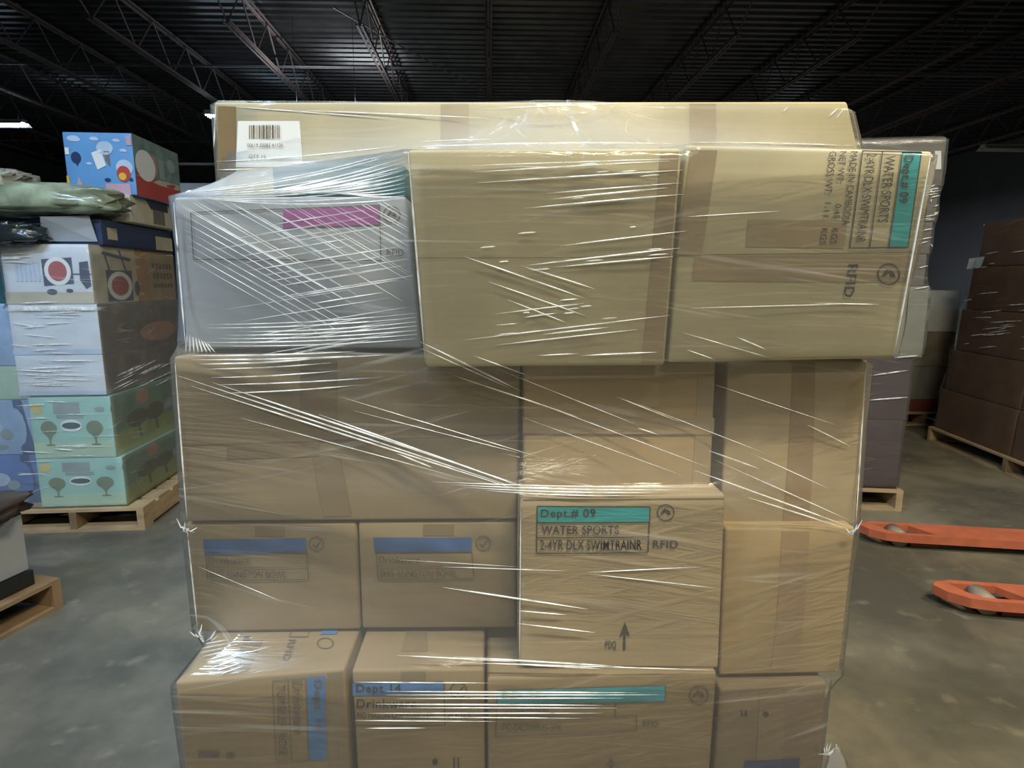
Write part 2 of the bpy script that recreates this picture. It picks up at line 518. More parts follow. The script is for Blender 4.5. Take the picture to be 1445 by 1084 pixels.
class Print:
    """ink laid on one face; shapes given in the face's own u,v or as picture corners of the mark"""
    def __init__(s, face, off=OFF, px=True):
        s.f = face; s.mb = MB(); s.off = off; s.px = px

    def q(s, quad):
        return s.f.quad_uv(quad) if s.px else quad

    def fill(s, quad, n=4, mi=0):
        n = n * 2 if n < 4 else n + 3
        q = s.q(quad); s.off += 0.00012
        for i in range(n):
            for j in range(n):
                s.mb.quad(*[s.f.at(*bil(q, a / n, b / n), s.off) for a, b in ((i, j), (i, j + 1), (i + 1, j + 1), (i + 1, j))], mi)

    def line(s, a, b, w, mi=0):
        """w in the same units as the points"""
        dx, dy = b[0] - a[0], b[1] - a[1]
        L = math.hypot(dx, dy) or 1
        nx, ny = -dy / L * w / 2, dx / L * w / 2
        s.fill([(a[0] + nx, a[1] + ny), (b[0] + nx, b[1] + ny), (b[0] - nx, b[1] - ny), (a[0] - nx, a[1] - ny)], 3, mi)

    def frame(s, quad, w, mi=0):
        for i in range(4):
            s.line(quad[i], quad[(i + 1) % 4], w, mi)

    def text(s, t, quad, bold=False, mi=0):
        q = s.q(quad)
        P, Fc = text_geo(t, bold)
        n = len(s.mb.v)
        s.mb.v += [s.f.at(*bil(q, x, y), s.off + 0.0004) for x, y in P]
        for f in Fc:
            s.mb.f.append(tuple(n + i for i in f)); s.mb.m.append(mi)

    def ellipse(s, c, rx, ry, mi=0, n=24, hole=0.0, rot=0.0):
        cr, sr = math.cos(rot), math.sin(rot)
        s.off += 0.00012
        def P_(k, i):
            a = 2 * math.pi * i / n
            x, y = rx * k * math.cos(a), ry * k * math.sin(a)
            p = (c[0] + x * cr - y * sr, c[1] + x * sr + y * cr)
            return s.f.at(*(s.f.uv(*p) if s.px else p), s.off)
        ks = (1.0, hole) if hole else (1.0, 0.66, 0.33, 0.02)
        rings = [[P_(k, i) for i in range(n)] for k in ks]
        for a, b in zip(rings, rings[1:]):
            for i in range(n):
                j = (i + 1) % n
                s.mb.quad(a[i], b[i], b[j], a[j], mi)

    def poly(s, pts, mi=0):
        s.off += 0.00012
        s.mb.poly([s.f.at(*(s.f.uv(*p) if s.px else p), s.off) for p in pts], mi)

    def build(s, name, mats, parent, label=None):
        o = s.mb.build(name, mats, parent)
        if label:
            o['label'] = label
        return o

# ------------------------------------------------------------------ cartons
def emblem(c, ctr, r, kind, mat='ink', face=None):
    p = Print(face or c.f, 0.002)
    x, y = ctr
    p.ellipse(ctr, r * 1.04, r, hole=0.88)
    if kind == 'tick':
        p.line((x - r * .5, y + r * .1), (x - r * .05, y + r * .45), 1.6); p.line((x - r * .1, y + r * .45), (x + r * .6, y - r * .4), 1.6)
    else:
        # two leaf-like arrows chasing each other
        p.poly([(x - r * .70, y + r * .30), (x - r * .35, y - r * .30), (x - r * .05, y - r * .55), (x + r * .05, y - r * .15), (x - r * .25, y + r * .05)])
        p.poly([(x + r * .05, y - r * .45), (x + r * .45, y - r * .20), (x + r * .62, y + r * .25), (x + r * .15, y + r * .20)])
    return p.build('emblem', M[mat], c.root)

def word(c, t, quad, bold=False, mat='ink'):
    p = Print(c.f, 0.002); p.text(t, quad, bold)
    return p.build('rfid_lettering', M[mat], c.root)

class Carton:
    def __init__(s, name, label, cat, front, back, mat, group=None, r=0.006, bulge=0.006, seed=0, dent=0.002):
        """front = TL, TR, BR, BL; back = the same corners behind, or one depth vector"""
        fr = [V(p) for p in front]
        bk = [p + V(back) for p in fr] if not isinstance(back, list) else [V(p) for p in back]
        s.front_c, s.back_c = fr, bk
        w = ((fr[1] - fr[0]).length + (fr[2] - fr[3]).length) / 2
        h = ((fr[3] - fr[0]).length + (fr[2] - fr[1]).length) / 2
        d = ((bk[0] - fr[0]).length + (bk[2] - fr[2]).length) / 2
        def lines(L):
            k = [0, r * 0.25 / L, r * 0.6 / L, r / L]
            n = 7
            mid = [r / L + (1 - 2 * r / L) * i / n for i in range(1, n)]
            return k + mid + [1 - x for x in reversed(k)]
        A, B, C = lines(w), lines(h), lines(d)
        mb = MB(); idx = {}
        def tri(u, v, t):
            f = fr[0] * (1 - u) * (1 - v) + fr[1] * u * (1 - v) + fr[2] * u * v + fr[3] * (1 - u) * v
            b = bk[0] * (1 - u) * (1 - v) + bk[1] * u * (1 - v) + bk[2] * u * v + bk[3] * (1 - u) * v
            return f * (1 - t) + b * t
        def bg(a, b):
            a = min(1, max(0, a)); b = min(1, max(0, b))
            return 16 * a * (1 - a) * b * (1 - b)
        def vert(i, j, k):
            key = (i, j, k)
            if key in idx:
                return idx[key]
            P = [A[i] * w, B[j] * h, C[k] * d]
            Q = [min(max(P[0], r), w - r), min(max(P[1], r), h - r), min(max(P[2], r), d - r)]
            N = [P[n] - Q[n] for n in range(3)]
            l = math.sqrt(sum(x * x for x in N)) or 1
            R = [Q[n] + N[n] / l * r for n in range(3)]
            u, v, t = R[0] / w, R[1] / h, R[2] / d
            p = tri(u, v, t)
            if k == 0:
                p += s.nf * bulge * bg(u, v)
            if k == len(C) - 1:
                p -= s.nf * bulge * 0.5 * bg(u, v)
            if i in (0, len(A) - 1):
                p += s.nr * (bulge * 0.5 * bg(v, t) * (1 if i else -1))
            idx[key] = len(mb.v); mb.v.append(p)
            return idx[key]
        s.f = Face(*fr, bulge)
        s.nf = s.f.n
        s.right = Face(fr[1], bk[1], bk[2], fr[2], bulge * 0.5)
        s.left = Face(bk[0], fr[0], fr[3], bk[3], bulge * 0.5)
        s.top = Face(bk[0], bk[1], fr[1], fr[0])
        s.nr = s.right.n
        na, nb, nc = len(A) - 1, len(B) - 1, len(C) - 1
        def add(q):
            mb.f.append(q); mb.m.append(0)
        for i in range(na):
            for j in range(nb):
                add((vert(i, j, 0), vert(i, j + 1, 0), vert(i + 1, j + 1, 0), vert(i + 1, j, 0)))
                add((vert(i, j, nc), vert(i + 1, j, nc), vert(i + 1, j + 1, nc), vert(i, j + 1, nc)))
        for j in range(nb):
            for k in range(nc):
                add((vert(0, j, k), vert(0, j, k + 1), vert(0, j + 1, k + 1), vert(0, j + 1, k)))
                add((vert(na, j, k), vert(na, j + 1, k), vert(na, j + 1, k + 1), vert(na, j, k + 1)))
        for i in range(na):
            for k in range(nc):
                add((vert(i, 0, k), vert(i + 1, 0, k), vert(i + 1, 0, k + 1), vert(i, 0, k + 1)))
                add((vert(i, nb, k), vert(i, nb, k + 1), vert(i + 1, nb, k + 1), vert(i + 1, nb, k)))
        s.base = (fr[2] + fr[3] + bk[2] + bk[3]) / 4
        s.root = mb.build(name, mat, None, s.base, smooth=True)
        tag(s.root, label, cat, group)

    def hexa(s):
        f, b = s.front_c, s.back_c
        return [f[3], f[2], b[2], b[3], f[0], f[1], b[1], b[0]]

    def tape(s, quad, label=None, px=True, face=None, mat=None):
        p = Print(face or s.f, 0.0008, px)
        p.fill(quad, 6)
        return p.build('packing_tape', mat or M['tape_f'], s.root, label)

    def seam(s, a, b, w=1.6, face=None, px=True, name='flap_seam'):
        p = Print(face or s.f, 0.0012, px)
        p.line(a, b, w)
        return p.build(name, M['seam'], s.root)

def front_at(TL, TR, BR, BL):
    return [at(*TL), at(*TR), at(*BR), at(*BL)]

# ------------------------------------------------------------------ stretch film around a stack
def wrap(boxes, z0, z1, dz=0.012, lam=0.05, off=0.007, step=0.013, ztop=None, seed=1, amp=0.0015, closed=0.10, gather=False):
    hx = [b.hexa() if isinstance(b, Carton) else b for b in boxes]
    allp = [p for h in hx for p in h]
    cx = (min(p.x for p in allp) + max(p.x for p in allp)) / 2
    cy = (min(p.y for p in allp) + max(p.y for p in allp)) / 2
    zs = np.arange(z0, z1, dz)
    def section(z):
        pts = []
        for h in hx:
            for i in range(4):
                a, b = h[i], h[i + 4]
                if a.z > b.z:
                    a, b = b, a
                if a.z - 0.004 <= z <= b.z + 0.004:
                    t = min(1, max(0, (z - a.z) / max(1e-6, b.z - a.z)))
                    q = a.lerp(b, t); pts.append((q.x, q.y))
        return pts
    full = [(p.x, p.y) for p in allp]
    hull = [full[i] for i in convex_hull_2d(full)]
    # angles even along the outline
    ths = []
    for i in range(len(hull)):
        a, b = V(hull[i]), V(hull[(i + 1) % len(hull)])
        n = max(1, int((b - a).length / step))
        for k in range(n):
            q = a.lerp(b, k / n); ths.append(math.atan2(q.y - cy, q.x - cx))
    # extra rays next to every box corner
    for h in hx:
        for p in h:
            ths.append(math.atan2(p.y - cy, p.x - cx))
    ths = sorted(ths)
    th = [ths[0]]
    for t in ths[1:]:
        if t - th[-1] > 0.004:
            th.append(t)
    nt, nz = len(th), len(zs)
    R = np.zeros((nz, nt))
    for iz, z in enumerate(zs):
        pts = section(z)
        if len(pts) < 3:
            R[iz] = R[iz - 1] * 0.97 if iz else 0.3
            continue
        hl = [pts[i] for i in convex_hull_2d(pts)]
        m = len(hl)
        A = np.array(hl) - (cx, cy); B = np.roll(A, -1, axis=0); E = B - A
        ct, st = np.cos(th)[:, None], np.sin(th)[:, None]
        den = ct * E[None, :, 1] - st * E[None, :, 0]
        den = np.where(np.abs(den) < 1e-9, 1e-9, den)
        rr = (A[None, :, 0] * E[None, :, 1] - A[None, :, 1] * E[None, :, 0]) / den
        ss = (A[None, :, 0] * st - A[None, :, 1] * ct) / den
        ok = (rr > 0) & (ss >= -1e-6) & (ss <= 1 + 1e-6)
        R[iz] = np.where(ok, rr, 0).max(axis=1)
        R[iz] = np.where(R[iz] < 0.02, R[iz - 1] if iz else 0.3, R[iz])
    G = np.exp(-np.abs(zs[:, None] - zs[None, :]) / lam)
    out = R.copy()
    for i in range(nz):
        out[i] = R[i] + np.max((R - R[i]) * G[i][:, None], axis=0)
    mb = MB()
    arc = np.concatenate([[0], np.cumsum([0.5 * (th[k + 1] - th[k]) * (R[:, k].mean() + R[:, k + 1].mean()) for k in range(nt - 1)])])
    rows = [(z, 1.0) for z in zs] + [(z1 + 0.004, 1 - closed * 0.25), (z1 + 0.006, 1 - closed)]
    for iz, (z, k) in enumerate(rows):
        r_ = out[min(iz, nz - 1)]
        for it in range(nt):
            q = noise.noise(V((math.cos(th[it]) * 9, math.sin(th[it]) * 9 + seed, z * 22))) * amp
            r = r_[it] * k + off + q
            mb.uv[len(mb.v)] = (arc[it], z)
            if gather:
                # where the film spans free from one carton to the next its layers gather
                free = min(1.0, max(0.0, (out[min(iz, nz - 1)][it] - R[min(iz, nz - 1)][it] - 0.004) / 0.05))
                mb.layers.append(free * (1.0 if z > 1.55 else 0.10))
            mb.v.append(V((cx + math.cos(th[it]) * r, cy + math.sin(th[it]) * r, z)))
    for iz in range(len(rows) - 1):
        for it in range(nt):
            j = (it + 1) % nt
            mb.f.append((iz * nt + it, iz * nt + j, (iz + 1) * nt + j, (iz + 1) * nt + it)); mb.m.append(0)
    bvh = BVHTree.FromPolygons(mb.v, mb.f)
    return mb, bvh, V((cx, cy, z0))

def crease(mb, bvh, a, b, r=0.0011, n=14, sag=0.0, lift=0.0008, mi=1):
    r *= 1.2
    """a gathered fold lying on the film between two points of the front"""
    pts = []
    for i in range(n + 1):
        t = i / n
        x = a[0] + (b[0] - a[0]) * t; y = a[1] + (b[1] - a[1]) * t + sag * 4 * t * (1 - t)
        d = ray(x, y)
        h = bvh.ray_cast(EYE, d)
        if h[0] is None:
            if len(pts) > 2:
                break
            continue
        if pts and (h[0] - pts[-1]).length > 0.14:
            break
        pts.append(h[0] - d * lift)
    if len(pts) > 3:
        mb.tube(pts, r, 5, mi, taper=True)

# ------------------------------------------------------------------ pallets
def pallet(label, C, uR, uB, w, d, group='wooden pallets', h=0.14, boards=6, mat='wood'):
    """C = front-left floor corner, uR along the front, uB to the back"""
    C, uR, uB, Z = V(C), V(uR).normalized(), V(uB).normalized(), V((0, 0, 1))
    root = thing('wooden_pallet', label, 'pallet', C + uR * w / 2 + uB * d / 2, group)
    t = 0.018; sh = h - 2 * t
    for k in range(3):
        m = MB(); m.box(C + uR * (0 if k == 0 else (w - 0.04) if k == 2 else (w - 0.04) / 2) + Z * t, uR * 0.04, uB * d, Z * sh)
        m.build('stringer', M['wood_d'] if k == 1 else M[mat], root)
    for k in range(boards):
        m = MB(); bw = d / boards * 0.8
        m.box(C + uB * ((d - bw) * k / (boards - 1)) + Z * (t + sh), uR * w, uB * bw, Z * t)
        m.build('deck_board', M[mat], root)
    for k in range(3):
        m = MB(); m.box(C + uB * ((d - 0.1) * k / 2), uR * w, uB * 0.1, Z * t)
        m.build('bottom_board', M[mat], root)
    return root

# ================================================================== THE HALL
mb = MB(); mb.quad((-16, -6, 0), (16, -6, 0), (16, 24, 0), (-16, 24, 0))
tag(mb.build('floor', M['floor']), kind='structure')
for nm, a, b in (('wall_back', (-16, 24), (16, 24)), ('wall_left', (-16, -6), (-16, 24)), ('wall_right', (16, 24), (16, -6)), ('wall_front', (16, -6), (-16, -6))):
    m = MB()
    dx, dy = b[0] - a[0], b[1] - a[1]; L = math.hypot(dx, dy); nx, ny = -dy / L * 0.2, dx / L * 0.2
    m.hexa([(a[0], a[1], 0), (b[0], b[1], 0), (b[0] + nx, b[1] + ny, 0), (a[0] + nx, a[1] + ny, 0),
            (a[0], a[1], 5.8), (b[0], b[1], 5.8), (b[0] + nx, b[1] + ny, 5.8), (a[0] + nx, a[1] + ny, 5.8)])
    tag(m.build(nm, M['wall']), kind='structure')
# ribbed roof deck
m = MB(); y = -6.0
prof = []
while y < 24.0:
    prof += [(y, 5.78), (y + 0.09, 5.78), (y + 0.115, 5.83), (y + 0.205, 5.83)]; y += 0.23
prof.append((24.0, 5.78))
for (ya, za), (yb, zb) in zip(prof, prof[1:]):
    m.quad((-16, ya, za), (-16, yb, zb), (16, yb, zb), (16, ya, za))
tag(m.build('ceiling', M['deck']), kind='structure')
# girder that carries the joists
m = MB(); m.abox(-16, 8.2, 5.35, 16, 8.4, 5.40); m.abox(-16, 8.29, 5.40, 16, 8.31, 5.68); m.abox(-16, 8.2, 5.68, 16, 8.4, 5.73)
tag(m.build('roof_girder', M['steel']), kind='structure')
# bar joists
SP = 0.507 * (5.1 - EYE.z)
for k in range(-7, 8):
    x = k * SP; m = MB(); yS = 9.45 + 0.05 * k; yE = 23.9
    for sx in (-0.055, 0.015):
        m.abox(x + sx, yS, 5.08, x + sx + 0.04, yE, 5.085); m.abox(x + sx + (0 if sx < 0 else 0.035), yS, 5.08, x + sx + (0.005 if sx < 0 else 0.04), yE, 5.12)
        m.abox(x + sx, 8.3, 5.735, x + sx + 0.04, yE, 5.74); m.abox(x + sx + (0 if sx < 0 else 0.035), 8.3, 5.70, x + sx + (0.005 if sx < 0 else 0.04), yE, 5.74)
    m.tube([(x, yS + 0.05, 5.10), (x, 8.45, 5.72)], 0.014, 6)
    yy = yS + 0.05; up = True
    while yy < yE - 0.6:
        m.tube([(x, yy, 5.10 if up else 5.72), (x, yy + 0.55, 5.72 if up else 5.10)], 0.013, 5)
        yy += 0.55; up = not up
    tag(m.build('roof_joist', M['steel']), kind='structure')
# cross bridging
for yb in (11.25, 17.0):
    m = MB(); m.abox(-16, yb, 5.115, 16, yb + 0.03, 5.12); m.abox(-16, yb, 5.115, 16, yb + 0.004, 5.145)
    tag(m.build('joist_bridging', M['conduit']), kind='structure')
# wire run under the deck
m = MB(); a, b = at(470, 10, 10.0), at(690, 131, 14.0)
m.tube([a, a.lerp(b, 0.35) - V((0, 0, 0.03)), a.lerp(b, 0.7) - V((0, 0, 0.03)), b], 0.012, 6)
tag(m.build('ceiling_wire', M['conduit'], None, a), 'thin grey wire strung diagonally under the ribbed roof deck', 'wire')

def lamp(label, x, y, z, strength, power, up, col, lit=True, L=1.22):
    root = thing('strip_lamp', label, 'ceiling lamp', (x, y, z), 'strip lamps')
    m = MB(); m.abox(x - L / 2, y - 0.06, z + 0.03, x + L / 2, y + 0.06, z + 0.09)
    # angled reflector wings
    for sgn in (-1, 1):
        q = [V((x - L / 2, y + sgn * 0.06, z + 0.05)), V((x + L / 2, y + sgn * 0.06, z + 0.05)), V((x + L / 2, y + sgn * 0.17, z - 0.02)), V((x - L / 2, y + sgn * 0.17, z - 0.02))]
        n = V((0, 0, 0.004))
        m.hexa([q[0], q[1], q[2], q[3], q[0] + n, q[1] + n, q[2] + n, q[3] + n])
    m.build('housing', M['lampmetal'], root)
    for sgn in (-1, 1):
        t = MB(); t.tube([(x - L / 2 + 0.02, y + sgn * 0.05, z + 0.005), (x + L / 2 - 0.02, y + sgn * 0.05, z + 0.005)], 0.016, 10)
        t.build('lamp_tube', emit('tube_light', col, strength) if lit else M['lampmetal'], root, smooth=True)
    for sgn in (-1, 1):
        w = MB(); w.tube([(x + sgn * L * 0.4, y, z + 0.09), (x + sgn * L * 0.4, y, 5.76)], 0.004, 5)
        w.build('hanging_wire', M['black'], root)
    if lit and power:
        ld = bpy.data.lights.new('lamp_light', 'AREA')
        ld.shape = 'RECTANGLE'; ld.size = L; ld.size_y = 0.30; ld.energy = power; ld.color = col
        lo = bpy.data.objects.new('lamp_light', ld); COL.objects.link(lo)
        lo.parent = root; lo.location = (0, 0, -0.03)
        # uplight added above the closed housing to brighten roof and joists
        lu = bpy.data.lights.new('added_uplight', 'AREA')
        lu.shape = 'RECTANGLE'; lu.size = L; lu.size_y = 0.08; lu.energy = up; lu.color = col
        lv = bpy.data.objects.new('added_uplight', lu); COL.objects.link(lv)
        lv.parent = root; lv.location = (0, 0, 0.11); lv.rotation_euler = (math.pi, 0, 0)
    return root
for a in LAMPS:
    lamp(*a)
lamp('unlit strip lamp hung beyond the silver wrapped stack', 11.0, 13.0, 4.25, 0, 0, 0, COOL, lit=False)

# ================================================================== MAIN STACK
LD = 0.86
back = V((0, LD, 0))
def Z0(c, z):
    """stretch the front corners of a bottom carton down to height z"""
    TL, TR = c
    return [TL, TR, V((TR.x * 0.985, TR.y, z)), V((TL.x * 0.985, TL.y, z))]

long_c = [at(301, 144, 1.38), at(1196, 143, 1.38)]
zb = 1.612
long_f = [long_c[0], long_c[1], V((at(1240, 200, 1.38).x, 1.38, zb)), V((long_c[0].x, 1.38, zb))]
c_long = Carton('long_carton', 'long low brown carton lying across the top of the wrapped stack, white barcode label', 'carton', long_f, (0, 0.30, 0), M['kraft_t'], 'cartons of the wrapped stack', seed=1)
c_white = Carton('white_carton', 'whitish carton with a magenta printed band under heavy film', 'carton',
                 front_at((244, 278, 1.08), (573, 277, 1.08), (595, 492, 1.09), (263, 492, 1.09)), (0, 0.62, 0), M['white_board'], 'cartons of the wrapped stack', seed=2)
c_cen = Carton('overhanging_carton', 'plain brown carton jutting out between the whitish carton and the sideways printed carton', 'carton',
               front_at((575, 211, 0.935), (963, 209, 0.935), (938, 516, 0.985), (601, 518, 0.985)), (0, 0.33, 0.0), M['kraft_t'], 'cartons of the wrapped stack', seed=3)
c_rt = Carton('sideways_carton', 'brown carton at the upper corner of the stack with its teal printed label turned sideways', 'carton',
              front_at((968, 204, 0.945), (1318, 213, 0.945), (1262, 506, 0.985), (943, 512, 0.985)), (0, 0.33, 0), M['kraft_t'], 'cartons of the wrapped stack', seed=4)
c_ml = Carton('taped_carton', 'wide grey brown carton with one upright tape strip, under the whitish carton', 'carton',
              front_at((244, 503, 1.06), (735, 501, 1.06), (730, 734, 1.06), (262, 737, 1.06)), back, M['kraft_b'], 'cartons of the wrapped stack', seed=5)
c_mm = Carton('shaded_carton', 'brown carton with a level flap seam resting on the teal labelled carton', 'carton',
              front_at((739, 510, 1.035), (1011, 509, 1.035), (1003, 687, 1.035), (738, 688, 1.035)), back, M['kraft_c'], 'cartons of the wrapped stack', seed=6)
c_mr = Carton('edge_carton', 'brown carton at the edge of the stack under the sideways printed carton', 'carton',
              front_at((1027, 508, 1.05), (1226, 508, 1.05), (1207, 742, 1.05), (1017, 742, 1.05)), back, M['kraft_a'], 'cartons of the wrapped stack', seed=7)
c_bl = Carton('bowl_carton', 'brown carton with a dark blue label bar at the outer edge of the stack', 'carton',
              front_at((260, 739, 1.065), (503, 737, 1.065), (509, 889, 1.065), (277, 893, 1.065)), back, M['kraft_b'], 'cartons of the wrapped stack', seed=8)
c_br = Carton('bowl_carton', 'brown carton with a dark blue label bar, touching the teal labelled carton', 'carton',
              front_at((505, 736, 1.065), (729, 735, 1.065), (728, 887, 1.065), (511, 888, 1.065)), back, M['kraft_b'], 'cartons of the wrapped stack', seed=9)
c_w = Carton('water_toy_carton', 'upright brown carton with a clear teal label and a black arrow', 'carton',
             front_at((734, 699, 0.985), (1024, 697, 0.985), (1014, 944, 0.98), (733, 941, 0.98)), (0, 0.93, 0), M['kraft_a'], 'cartons of the wrapped stack', seed=10)
c_r3 = Carton('edge_carton', 'brown carton with one upright tape strip at the lower edge, beside the black arrow', 'carton',
              front_at((1024, 745, 1.02), (1208, 744, 1.02), (1184, 950, 1.01), (1015, 954, 1.01)), (0, 0.89, 0), M['kraft_c'], 'cartons of the wrapped stack', seed=11)
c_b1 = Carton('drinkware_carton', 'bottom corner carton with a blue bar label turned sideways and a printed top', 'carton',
              Z0([at(246, 963, 0.925), at(487, 944, 0.955)], 0.165), (0, 0.98, 0), M['kraft_shade'], 'cartons of the wrapped stack', seed=12)
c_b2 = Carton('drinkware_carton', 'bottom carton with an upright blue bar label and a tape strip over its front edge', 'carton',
              Z0([at(496, 946, 0.955), at(683, 944, 0.955)], 0.165), (0, 0.96, 0), M['kraft_shade'], 'cartons of the wrapped stack', seed=13)
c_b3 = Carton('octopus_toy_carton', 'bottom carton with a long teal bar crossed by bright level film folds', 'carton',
              Z0([at(687, 957, 0.96), at(1012, 949, 0.968)], 0.165), (0, 0.96, 0), M['kraft_shade'], 'cartons of the wrapped stack', seed=14)
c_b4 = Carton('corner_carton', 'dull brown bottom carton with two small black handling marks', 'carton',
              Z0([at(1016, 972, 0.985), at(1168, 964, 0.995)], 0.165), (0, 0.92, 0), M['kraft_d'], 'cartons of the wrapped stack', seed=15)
c_fill = Carton('support_carton', 'plain brown carton under the long carton, behind the jutting cartons', 'carton',
                [V((-0.08, 1.36, 1.606)), V((0.74, 1.36, 1.606)), V((0.74, 1.36, 1.325)), V((-0.08, 1.36, 1.325))], (0, 0.42, 0), M['kraft_b'], 'cartons of the wrapped stack', seed=16)
q0, q1 = at(385, 252, 1.14), at(572, 252, 1.14)
c_tl = Carton('teal_carton', 'thin dark teal carton lying on top of the whitish carton', 'carton',
              [V((q0.x, 1.14, 1.655)), V((q1.x, 1.14, 1.66)), V((q1.x, 1.14, 1.604)), V((q0.x, 1.14, 1.604))], (0, 0.2, 0), M['dark_teal'], 'cartons of the wrapped stack', r=0.003, seed=17)
MAIN = [c_long, c_white, c_cen, c_rt, c_ml, c_mm, c_mr, c_bl, c_br, c_w, c_r3, c_b1, c_b2, c_b3, c_b4]
pallet('wooden pallet under the tall wrapped stack of brown cartons', (-0.56, 0.95, 0), (1, 0, 0), (0, 1, 0), 1.14, 1.0)

# ---- prints on the main stack
# long carton: barcode label, tapes
p = Print(c_long.f, 0.001); p.fill([(336, 171), (423, 171), (428, 236), (333, 236)]); lab = p.build('barcode_label', M['paper'], c_long.root, 'white paper barcode label')
p = Print(c_long.f, 0.002); x = 352
rb = random.Random(3)
while x < 396:
    w = rb.choice((0.8, 1.2, 1.8, 2.4)); p.fill([(x, 177), (x + w, 177), (x + w, 196), (x, 196)], 1); x += w + rb.choice((0.8, 1.2, 1.8))
p.text('00619 50083 41120', rect(350, 203, 400, 208)); p.text('QTY 12', rect(352, 219, 376, 224))
p.build('barcode', M['ink_soft'], lab)
c_long.tape(rect(307, 150, 333, 250), mat=M['tape_g']); c_long.tape(rect(622, 147, 661, 215)); c_long.tape(rect(973, 147, 1010, 215))
# whitish carton
p = Print(c_white.f); p.fill([(400, 296), (535, 291), (535, 317), (400, 322)]); p.build('color_band', M['magenta'], c_white.root, 'magenta printed band')
p = Print(c_white.f, 0.002); p.frame([(270, 300), (536, 290), (538, 368), (274, 366)], 1.4)
word(c_white, 'RFID', rect(546, 352, 570, 361), False, 'ink_soft'); p.build('lettering', M['ink_soft'], c_white.root)
emblem(c_white, (553, 303), 12, 'leaf', 'ink_soft')
# jutting carton: tape line at the edge
c_cen.tape([(932, 215), (958, 215), (934, 510), (905, 512)]); c_cen.seam((578, 364), (950, 362), 0.8)
# sideways carton
R90 = lambda x0, x1, y0, y1, sl: [(x1, y0), (x1 - sl, y1), (x0 - sl, y1), (x0, y0)]   # text top edge on the right
p = Print(c_rt.f); p.fill([(1273, 215), (1300, 215), (1281, 348), (1254, 348)]); p.build('color_band', M['teal'], c_rt.root, 'teal printed band')
p = Print(c_rt.f, 0.002)
p.frame([(1216, 213), (1299, 215), (1280, 349), (1198, 350)], 1.5)
p.line((1272, 214), (1253, 349), 1.4); p.line((1244, 214), (1226, 349), 1.4)
p.text('Dept.# 09', R90(1271, 1288, 220, 286, 9), True); p.text('WATER SPORTS', R90(1248, 1262, 220, 314, 11)); p.text('2-4YR DLX SWIMTRAINR', R90(1222, 1235, 217, 342, 16))
p.text('MADE IN CAMBODIA', R90(1199, 1209, 214, 317, 12)); p.text('NET WT:', R90(1184, 1193, 214, 258, 5)); p.text('0.45', R90(1177, 1186, 288, 308, 3)); p.text('KGS', R90(1173, 1182, 322, 344, 3))
p.text('GROSS WT:', R90(1169, 1179, 214, 274, 7)); p.text('1.11', R90(1163, 1171, 286, 306, 3)); p.text('KGS', R90(1158, 1167, 322, 345, 3))
word(c_rt, 'RFID', R90(1196, 1210, 373, 419, 7), True)
emblem(c_rt, (1253, 387), 15.5, 'leaf')
p.build('lettering', M['ink'], c_rt.root)
c_rt.tape([(1055, 310), (1195, 312), (1190, 350), (1052, 348)]); c_rt.tape([(980, 362), (1285, 362), (1280, 398), (976, 396)])
c_rt.tape([(974, 212), (1012, 212), (990, 360), (955, 360)])
c_rt.seam((952, 360), (1288, 356), 1.2)
# grey brown carton
c_ml.tape(rect(424, 508, 476, 592), mat=M['tape_g']); c_ml.tape([(440, 645), (480, 645), (496, 728), (457, 729)], mat=M['tape_g'])
c_ml.seam((252, 628), (733, 612), 1.5); c_ml.tape([(320, 627), (450, 622), (450, 644), (320, 648)], mat=M['tape_g'])
# shaded carton
c_mm.seam((738, 612), (1008, 614), 1.4); c_mm.tape([(985, 530), (1008, 530), (998, 686), (976, 686)]); c_mm.tape([(738, 588), (1008, 590), (1007, 612), (738, 611)])
# edge cartons
c_mr.tape([(1118, 512), (1150, 512), (1141, 740), (1104, 740)], mat=M['tape']); c_r3.tape([(1103, 750), (1142, 750), (1125, 944), (1088, 945)], mat=M['tape'])
# bowl cartons
for c, x0, x1, y0, sl, cx in ((c_bl, 287, 432, 759, 4, 447), (c_br, 527, 665, 758, 0, 682)):
    p = Print(c.f); p.fill([(x0, y0 + sl / 2), (x1, y0), (x1 + 1, y0 + 20), (x0 + 2, y0 + 22 + sl / 2)]); p.build('color_band', M['blue'], c.root, 'dark blue printed band')
    p = Print(c.f, 0.002)
    p.frame([(x0 + 4, y0 + 20), (x1 + 1, y0 + 20), (x1 + 4, y0 + 58), (x0 + 7, y0 + 60)], 1.1); p.line((x0 + 5, y0 + 41), (x1 + 2, y0 + 40), 1.0)
    p.text('Drinkware', rect(x0 + 8, y0 + 26, x0 + 66, y0 + 36)); p.text('BHG ANNISTON BOWL', rect(x0 + 10, y0 + 45, x0 + 118, y0 + 55))
    emblem(c, (cx, y0 + 8), 10.5, 'tick', 'ink_soft')
    p.build('lettering', M['ink_soft'], c.root)
c_br.tape(rect(597, 740, 640, 756), mat=M['tape_g']); c_bl.tape(rect(360, 742, 402, 757), mat=M['tape_g'])
